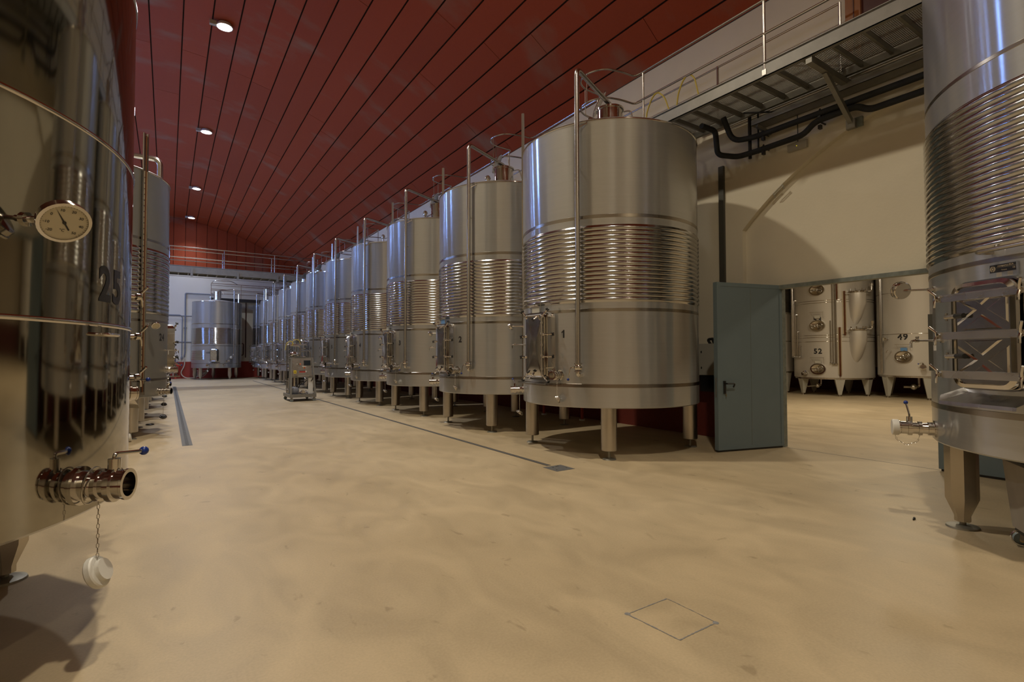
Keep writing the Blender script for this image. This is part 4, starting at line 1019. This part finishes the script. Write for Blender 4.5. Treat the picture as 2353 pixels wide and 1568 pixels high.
def Fm(): return MB(Matrix.Translation((-5.3, -40.9, -5.4)))
Fm().box(2.4, 8.2, 40.55, 41.4, 5.30, 5.42).build('deck_plate', M['deck'], fw, False)
Fm().box(2.4, 8.2, 40.52, 40.56, 5.26, 5.46).build('edge_channel', M['black'], fw, False)
for z in (6.43, 6.05, 5.75): Fm().cyl((2.4, 40.55, z), (8.2, 40.55, z), .02, n=6).build('rail', M['rail'], fw)
for z in (6.40, 6.05): Fm().cyl((2.4, 41.3, z), (8.2, 41.3, z), .02, n=6).build('rail', M['rail'], fw)
for x in (2.4, 4.2, 6.0, 7.8): Fm().cyl((x, 40.55, 5.3), (x, 40.55, 6.44), .022, n=6).build('post', M['rail'], fw)
Fm().tube(bend([(2.4, 40.55, 6.43), (2.55, 40.3, 6.60), (3.6, 40.3, 6.62), (4.0, 40.55, 6.43)], .2), .022, 8).build('guard_loop', M['rail'], fw)

# pipes and tools on the end wall
YW = YF-.06
pg = tag(empty('conduit', (.96, YW, 3)), 'grey-blue conduit running down the end wall left of tank 10B', 'pipe')
def P(): return MB(Matrix.Translation((-.96, -YW, -3)))
P().tube(bend([(2.9, YW, 5.76), (.96, YW, 5.76), (.98, YW, 1.75), (.93, YW, 1.45)], .08), .045, 8).build('pipe_run', M['pvc'], pg)
P().box(.88, 1.06, YW-.03, YW+.05, 3.4, 3.46).build('pipe_clip', M['galv'], pg, False)
tag(MB().tube(bend([(-1.8, YW, 4.25), (.68, YW-.02, 4.27), (.80, YW-.02, 4.15), (.80, YW-.02, 1.5)], .12), .03, 8).build('conduit', M['pvc'], None), 'thin grey conduit with a plug end on the end wall, left of the main one', 'pipe')
tag(MB().cyl((-1.8, YW, 4.22), (1.7, YW, 4.22), .028, n=8).build('conduit', M['pvc'], None), 'upper horizontal dark pipe on the white end wall', 'pipe')
tag(MB().cyl((-1.8, YW, 2.46), (1.7, YW, 2.46), .03, n=8).build('conduit', M['pvc'], None), 'lower horizontal dark pipe on the white end wall', 'pipe')
tag(MB().lathe([(1e-3, 0), (.05, .02), (.07, .12), (.04, .22), (1e-3, .22)], 12, Matrix.Translation((.80, YW-.02, 1.28))).build('plug', M['pvc'], None), 'hanging plug at the end of the thin grey conduit', 'plug')
rs = tag(empty('sprayer', (.45, 41.25, .55)), 'red plastic tank with a black hose hanging on the dado of the end wall', 'sprayer')
MB().prism(rrect(.42, .26, .06), 0, .34).lathe([(.18, .34), (.14, .42), (.05, .46), (1e-3, .46)], 16).build('tank_body', M['red'], rs)
MB().tube(bend([(-.02, 0, .44), (-.02, 0, .95), (.10, -.02, 1.02), (.18, -.02, .7)], .1), .025, 8).sphere((-.02, 0, .90), .06, 8, 5).build('hose', M['black'], rs)
MB().cyl((-.12, 0, 0), (-.12, 0, -.45), .03, n=8).build('stand_pipe', M['hose'], rs)
MB().box(-.06, .06, -.1, .24, -.55, 0).build('support', M['redpipe'], rs, False)
b = MB(); b.tube(bend([(.95, YW-.02, 1.35), (.98, YW-.03, .9), (.72, YW-.08, .35), (1.0, YW-.15, .03), (1.55, YW-.3, .05), (2.1, YW-.5, .30), (2.35, YW-.5, .75)], .3, 6), .032, 8)
tag(b.build('hose', M['hose'], None), 'pale hose hanging from the grey-blue conduit down to the floor', 'hose')
for k in range(4):
    b = MB(); b.tube([(1.40+1.0*i/10, 40.95, .72-.10-(.13+.13*k)*math.sin(PI*i/10)) for i in range(11)], .026, 6)
    tag(b.build('hose_loop', M['hose'], None), ('topmost', 'second from the top', 'third from the top', 'lowest')[k]+' pale hose loop hanging left of the legs of tank 10B', 'hose', 'pale hose loops beside tank 10B')
tag(MB().tube(bend([(4.62, YW, 5.3), (4.63, YW, 1.4)], .1), .035, 8).build('wall_pipe', M['wooddark'], None), 'dark red vertical pipe on the end wall right of tank 10B', 'pipe')
tag(MB().tube(bend([(4.25, YW, 2.4), (4.5, YW, 2.4), (4.48, YW, 1.55), (4.25, YW, 1.6)], .12), .03, 8).build('wall_pipe', M['wooddark'], None), 'bent dark pipe on the end wall right of tank 10B', 'pipe')

# ------------------------------------------------------------------ floor drains, hatch, litter
ld = tag(empty('floor_drain', (.30, 20.5, 0)), 'slotted drain channel in the floor along the left row', 'drain')
MB().box(-.075, -.055, -10.15, 10.3, -.01, .003).box(.055, .075, -10.15, 10.3, -.01, .003).build('frame', M['drain'], ld, False)
MB().box(-.056, .056, -10.15, 10.3, -.02, .0012).build('channel', M['dark'], ld, False)
for k in range(3):
    a, e = -10.13+6.8*k, -10.13+6.8*(k+1)-.03; gm = MB(); yy = a
    gm.box(-.055, -.024, a, e, .001, .0028); gm.box(.024, .055, a, e, .001, .0028)
    while yy < min(e, a+6.8):
        gm.box(-.026, .026, yy, yy+.045, .001, .0028); yy += .085
    gm.build('grating', M['drain'], ld, False)
rd = tag(empty('floor_drain', (4.36, 20, 0)), 'thin double-slot drain line in the floor in front of the right-hand row', 'drain')
MB().box(-.035, -.022, -14.3, 15.2, -.01, .002).box(.022, .035, -14.3, 15.2, -.01, .002).build('slot', M['dark'], rd, False)
MB().box(-.018, .018, -14.3, 15.2, -.01, .0022).build('centre_bar', M['drain'], rd, False)
gb2 = tag(empty('drain_box', (4.37, 5.50, 0)), 'square steel drain cover at the near end of the thin drain line', 'drain')
MB().box(-.15, .15, -.15, .15, -.01, .003).build('cover', M['drain'], gb2, False)
b = MB()
for x_, y_ in ((-.1, -.08), (.02, .08), (.09, -.05), (.06, .1), (-.06, .05)): b.cyl((x_, y_, .002), (x_, y_, .006), .012, n=8)
b.build('bolt', M['chrome'], gb2)
fh = tag(empty('floor_hatch', (2.42, 2.02, 0)), 'square inspection hatch outlined by a rough grey joint in the foreground floor', 'floor hatch')
random.seed(3)
def rough_strip(p, q, w):
    mb = MB(); n = 26; P_, Q = Vector(p), Vector(q); d = (Q-P_); t = Vector((-d.y, d.x, 0)).normalized(); vs = []
    off = 0
    for i in range(n+1):
        off += random.uniform(-.0012, .0012); c = P_+d*i/n+t*off; ww = w*random.uniform(.35, 1.25)
        vs += [tuple(c+t*ww/2+Vector((0, 0, .0016))), tuple(c-t*ww/2+Vector((0, 0, .0016)))]
    mb.add(vs, [(2*i, 2*i+1, 2*i+3, 2*i+2) for i in range(n)]); return mb
cr = [(-.172, .178, 0), (.168, .174, 0), (.166, -.168, 0), (-.150, -.174, 0)]
for a, b_, w_ in ((0, 1, .007), (1, 2, .005), (2, 3, .010), (3, 0, .009)): rough_strip(cr[a], cr[b_], w_).build('joint', M['mortar'], fh, False)
for k in (0, 2): MB().lathe([(1e-3, .002), (.014, .002), (.018, .0005)], 9, Matrix.Translation(cr[k])).build('corner_patch', M['mortar'], fh, False)
b = MB(); b.tube([(5.66, 1.985, .006), (5.68, 1.992, .012), (5.695, 1.986, .007), (5.715, 2.0, .012), (5.73, 1.998, .006)], .007, 6); tag(b.build('litter', M['black'], None), 'scrap of black plastic on the floor near the clipped tank', 'litter')
tag(MB().lathe([(1e-3, 0), (.065, 0), (.07, .01), (.07, .05), (.05, .06), (1e-3, .06)], 24, Matrix.Translation((-.57, 11.38, .07)) @ Matrix.Rotation(R(80), 4, 'Y')).build('plastic_cap', M['white'], None), 'cream plastic cap lying on the floor by the mirror tank', 'cap')
b = MB(); b.tube([(-.30+.07*math.cos(i*PI/8), 13.93+.09*math.sin(i*PI/8), .012) for i in range(16)], .012, 6, True); tag(b.build('seal_ring', M['black'], None), 'black rubber seal ring on the floor beside the left row', 'seal')

# ------------------------------------------------------------------ pump cart in the middle of the hall
cart = tag(empty('pump_cart', (3.75, 18.7, 0)), 'stainless wheeled pump cart with control panel standing before the right-hand row', 'pump cart')
fx0, fx1, fy, by = -.38, .43, -.42, .78     # local extents: front edge at fy
base = MB(); base.box(fx0, fx1, fy, by, .13, .16); base.box(fx0, fx1, fy-.01, fy+.02, .13, .24); base.box(fx0, fx1, by-.03, by, .13, .22); base.box(fx0-.01, fx0+.02, fy, by, .13, .24); base.box(fx1-.02, fx1+.01, fy, by, .13, .24)
base.build('base_frame', M['galv'], cart, False)
for (x, y) in ((fx0+.05, fy+.05), (fx1-.05, fy+.05), (fx0+.05, by-.06), (fx1-.05, by-.06)):
    c = MB(); c.box(x-.03, x+.03, y-.025, y-.018, .05, .14); c.box(x-.03, x+.03, y+.018, y+.025, .05, .14); c.cyl((x, y, .12), (x, y, .14), .03); w_ = c.build('castor', M['galv'], cart)
    MB().cyl((x, y-.016, .055), (x, y+.016, .055), .055, n=16).build('wheel', M['castor'], w_)
# sloping front posts and cabinet
tx0, tx1, ty, H = -.33, .33, fy+.17, 1.44
fr = MB()
for xa, xb in ((fx0+.02, tx0), (fx1-.02, tx1)): fr.bar((xa, fy+.02, .22), (xb, ty, H), .05, .05, (1, 0, 0))
fr.bar((-.35, fy+.10, .80), (.37, fy+.10, .80), .03, .03); fr.bar((tx0, ty, H), (tx1, ty, H), .04, .03)
for xa in (tx0, tx1): fr.bar((xa, ty, H-.02), (xa, ty+.30, H-.02), .03, .03); fr.bar((xa, ty+.30, .15), (xa, ty+.30, H), .04, .04)
fr.build('frame', M['galv'], cart, False)
sl = Matrix(((1, 0, 0, 0), (0, 0, 1, 0), (0, 1, 0, 0), (0, 0, 0, 1)))
ca = math.atan2(ty-fy-.02, H-.22)
cm = Matrix.Translation((.0, ty-.02, H)) @ Matrix.Rotation(-ca, 4, 'X')     # local x right, z up, y back
cb = MB(cm); cb.box(-.30, .30, -.005, .24, -.60, -.01); cab = cb.build('control_cabinet', M['plain'], cart, False)
MB(cm).box(-.285, .285, -.014, -.005, -.585, -.025).build('cabinet_door', M['plain'], cab, False)
s_ = MB(cm); s_.box(.05, .265, -.026, -.012, -.26, -.09); s_.build('screen_bezel', M['black'], cab, False)
MB(cm).box(.067, .248, -.028, -.025, -.245, -.105).build('touch_screen', M['screen'], cab, False)
for x, mm, r_ in ((-.155, M['white'], .014), (-.11, M['black'], .014), (-.06, M['orange'], .024)): MB(cm).cyl((x, -.012, -.21), (x, -.035, -.21), r_, r_*.8, n=14).build('push_button', mm, cab)
MB(cm).box(.0, .135, -.016, -.013, -.305, -.27).build('white_label', M['white'], cab, False)
MB(cm).box(.04, .09, -.018, -.013, -.36, -.31).build('switch_plate', M['yellowlabel'], cab, False)
MB(cm).cyl((.068, -.018, -.335), (.068, -.04, -.335), .022, n=14).build('main_switch', M['red'], cab)
MB(cm).box(-.27, -.185, -.017, -.013, -.52, -.42).build('yellow_label', M['yellowlabel'], cab, False)
b = MB(cm); b.add([(-.255, -.0175, -.49), (-.20, -.0175, -.49), (-.2275, -.0175, -.44)], [(0, 1, 2)]); b.build('warning_triangle', M['ink'], cab, False)
MB(cm).box(-.09, .10, -.016, -.013, -.49, -.455).build('red_label', M['red'], cab, False)
MB(cm).box(-.09, .10, -.016, -.013, -.45, -.435).build('black_label', M['ink'], cab, False)
MB(cm).box(.105, .13, -.016, -.013, -.49, -.425).build('grey_label', M['white'], cab, False)
MB().box(-.26, .12, ty-.02, ty+.28, H, H+.025).build('top_tray', M['galv'], cart, False)
MB().box(.20, .35, fy+.12, fy+.14, .24, .78).build('splash_panel', M['white'], cart, False)
pmp = MB(); pmp.turn((-.20, fy+.10, .36), (0, 1, 0), [(1e-3, 0), (.05, 0), (.10, .015), (.115, .03), (.115, .32), (.08, .36), (1e-3, .36)], 18); 
for k in range(8): a = PI/4*k; pmp.bar((-.20+.11*math.cos(a), fy+.14, .36+.11*math.sin(a)), (-.20+.11*math.cos(a), fy+.44, .36+.11*math.sin(a)), .014, .03)
pmp.box(-.28, -.12, fy+.16, fy+.42, .16, .27)
pmp.build('motor', M['pvc'], cart)
p2 = MB(); p2.turn((.05, fy+.16, .30), (0, 1, 0), [(1e-3, 0), (.06, 0), (.065, .04), (.05, .05), (.05, .2), (1e-3, .2)], 16); p2.cyl((-.08, fy+.2, .28), (.26, fy+.2, .28), .03); p2.turn((.0, fy+.2, .28), (1, 0, 0), [(1e-3, 0), (.055, 0), (.055, .03), (1e-3, .03)], 14); p2.turn((.12, fy+.2, .28), (1, 0, 0), [(1e-3, 0), (.06, 0), (.06, .05), (1e-3, .05)], 14); p2.box(-.05, .25, fy+.12, fy+.3, .16, .22)
p2.build('pump', M['polish'], cart)
p3 = MB(); p3.tube(bend([(-.1, fy+.25, .4), (.0, fy+.25, .62), (.05, fy+.35, .55), (.2, fy+.3, .68)], .1), .014, 8); p3.tube(bend([(.2, fy+.3, .4), (.22, fy+.28, .6), (.3, fy+.1, .66), (.36, fy+.08, .80)], .1), .014, 8); p3.build('power_cable', M['black'], cart)
fv = MB(); fv.cyl((-.16, .12, .16), (-.16, .12, 1.50), .10, n=20); fv.lathe([(.10, 0), (.16, .03), (.17, .07), (.12, .13), (1e-3, .16)], 20, Matrix.Translation((-.16, .12, 1.50)))
fv.build('filter_vessel', M['polish'], cart)
pp = MB(); pp.tube(bend([(.02, .12, 1.35), (.02, .12, 1.85), (-.30, .14, 1.86)], .1), .03, 10); pp.tube(bend([(-.33, .5, .2), (-.33, .5, 1.9), (.3, .5, 1.9)], .08), .02, 8); pp.tube(bend([(.02, .14, 1.66), (.38, .3, 1.70), (.4, .3, 1.45)], .1), .018, 8); pp.tube([(-.31, .30, .2), (-.31, .30, .75)], .03, 8); pp.tube([(-.31, .2, .38), (-.31, .7, .38)], .03, 8); pp.tube([(-.31, .2, .66), (-.31, .7, .66)], .025, 8)
pp.build('pipework', M['rail'], cart)
yh = MB(); yh.tube(bend([(-.44, .2, 1.70), (-.40, .2, 1.95), (-.25, .2, 2.02), (-.18, .15, 1.9)], .12), .012, 8); yh.tube(bend([(-.24, .1, 1.84), (-.22, .1, 2.05), (-.02, .1, 2.06), (.02, .1, 1.9)], .12), .012, 8); yh.build('air_hose', M['yellow'], cart)

# ------------------------------------------------------------------ wheeled bin at the right edge
bn = tag(empty('wheeled_bin', (5.57, .95, 0)), 'worn grey bin on castors cut by the lower right corner', 'bin')
ax = Vector((.53, -.85, 0)).normalized()      # along the visible side
bm = Matrix(((ax.x, ax.y*-1, 0, 0), (ax.y, ax.x, 0, 0), (0, 0, 1, 0), (0, 0, 0, 1)))
mb = MB(bm); P0 = rrect(.58, .46, .04); P1 = rrect(.66, .54, .04); P2 = rrect(.62, .50, .035); n = len(P0)
vs = [(x, y, .15) for x, y in P0]+[(x, y, .68) for x, y in P1]+[(x, y, .68) for x, y in P2]+[(x*.88, y*.88, .18) for x, y in P0]
fs = [(i, (i+1) % n, n+(i+1) % n, n+i) for i in range(n)]+[(n+i, n+(i+1) % n, 2*n+(i+1) % n, 2*n+i) for i in range(n)]+[(2*n+i, 2*n+(i+1) % n, 3*n+(i+1) % n, 3*n+i) for i in range(n)]+[tuple(range(n-1, -1, -1)), tuple(range(3*n, 4*n))]
mb.add(vs, fs); mb.build('body', M['bin'], bn)
rm = MB(bm); rm.ring(rrect(.71, .59, .04), rrect(.63, .51, .035), .675, .70); rm.build('rim', M['black'], bn)
bf = MB(bm); bf.box(-.27, .27, -.21, .21, .11, .15); bf.build('chassis', M['black'], bn, False)
for x, y in ((-.24, -.19), (.24, -.19), (-.24, .19), (.24, .19)):
    c = MB(bm); c.box(x-.02, x+.02, y-.03, y-.024, .05, .12); c.box(x-.02, x+.02, y+.024, y+.03, .05, .12); c.cyl((x, y, .10), (x, y, .12), .03); c.tube([(x+.075*math.cos(i*PI/8), y-.036, .075+.06*math.sin(i*PI/8)) for i in range(16)], .007, 6, True)
    w_ = c.build('castor', M['chrome'], bn)
    MB(bm).cyl((x, y-.02, .055), (x, y+.02, .055), .055, n=20).build('tyre', M['castor'], w_)
    MB(bm).cyl((x, y-.023, .055), (x, y+.023, .055), .022, n=12).build('hub', M['brass'], w_)
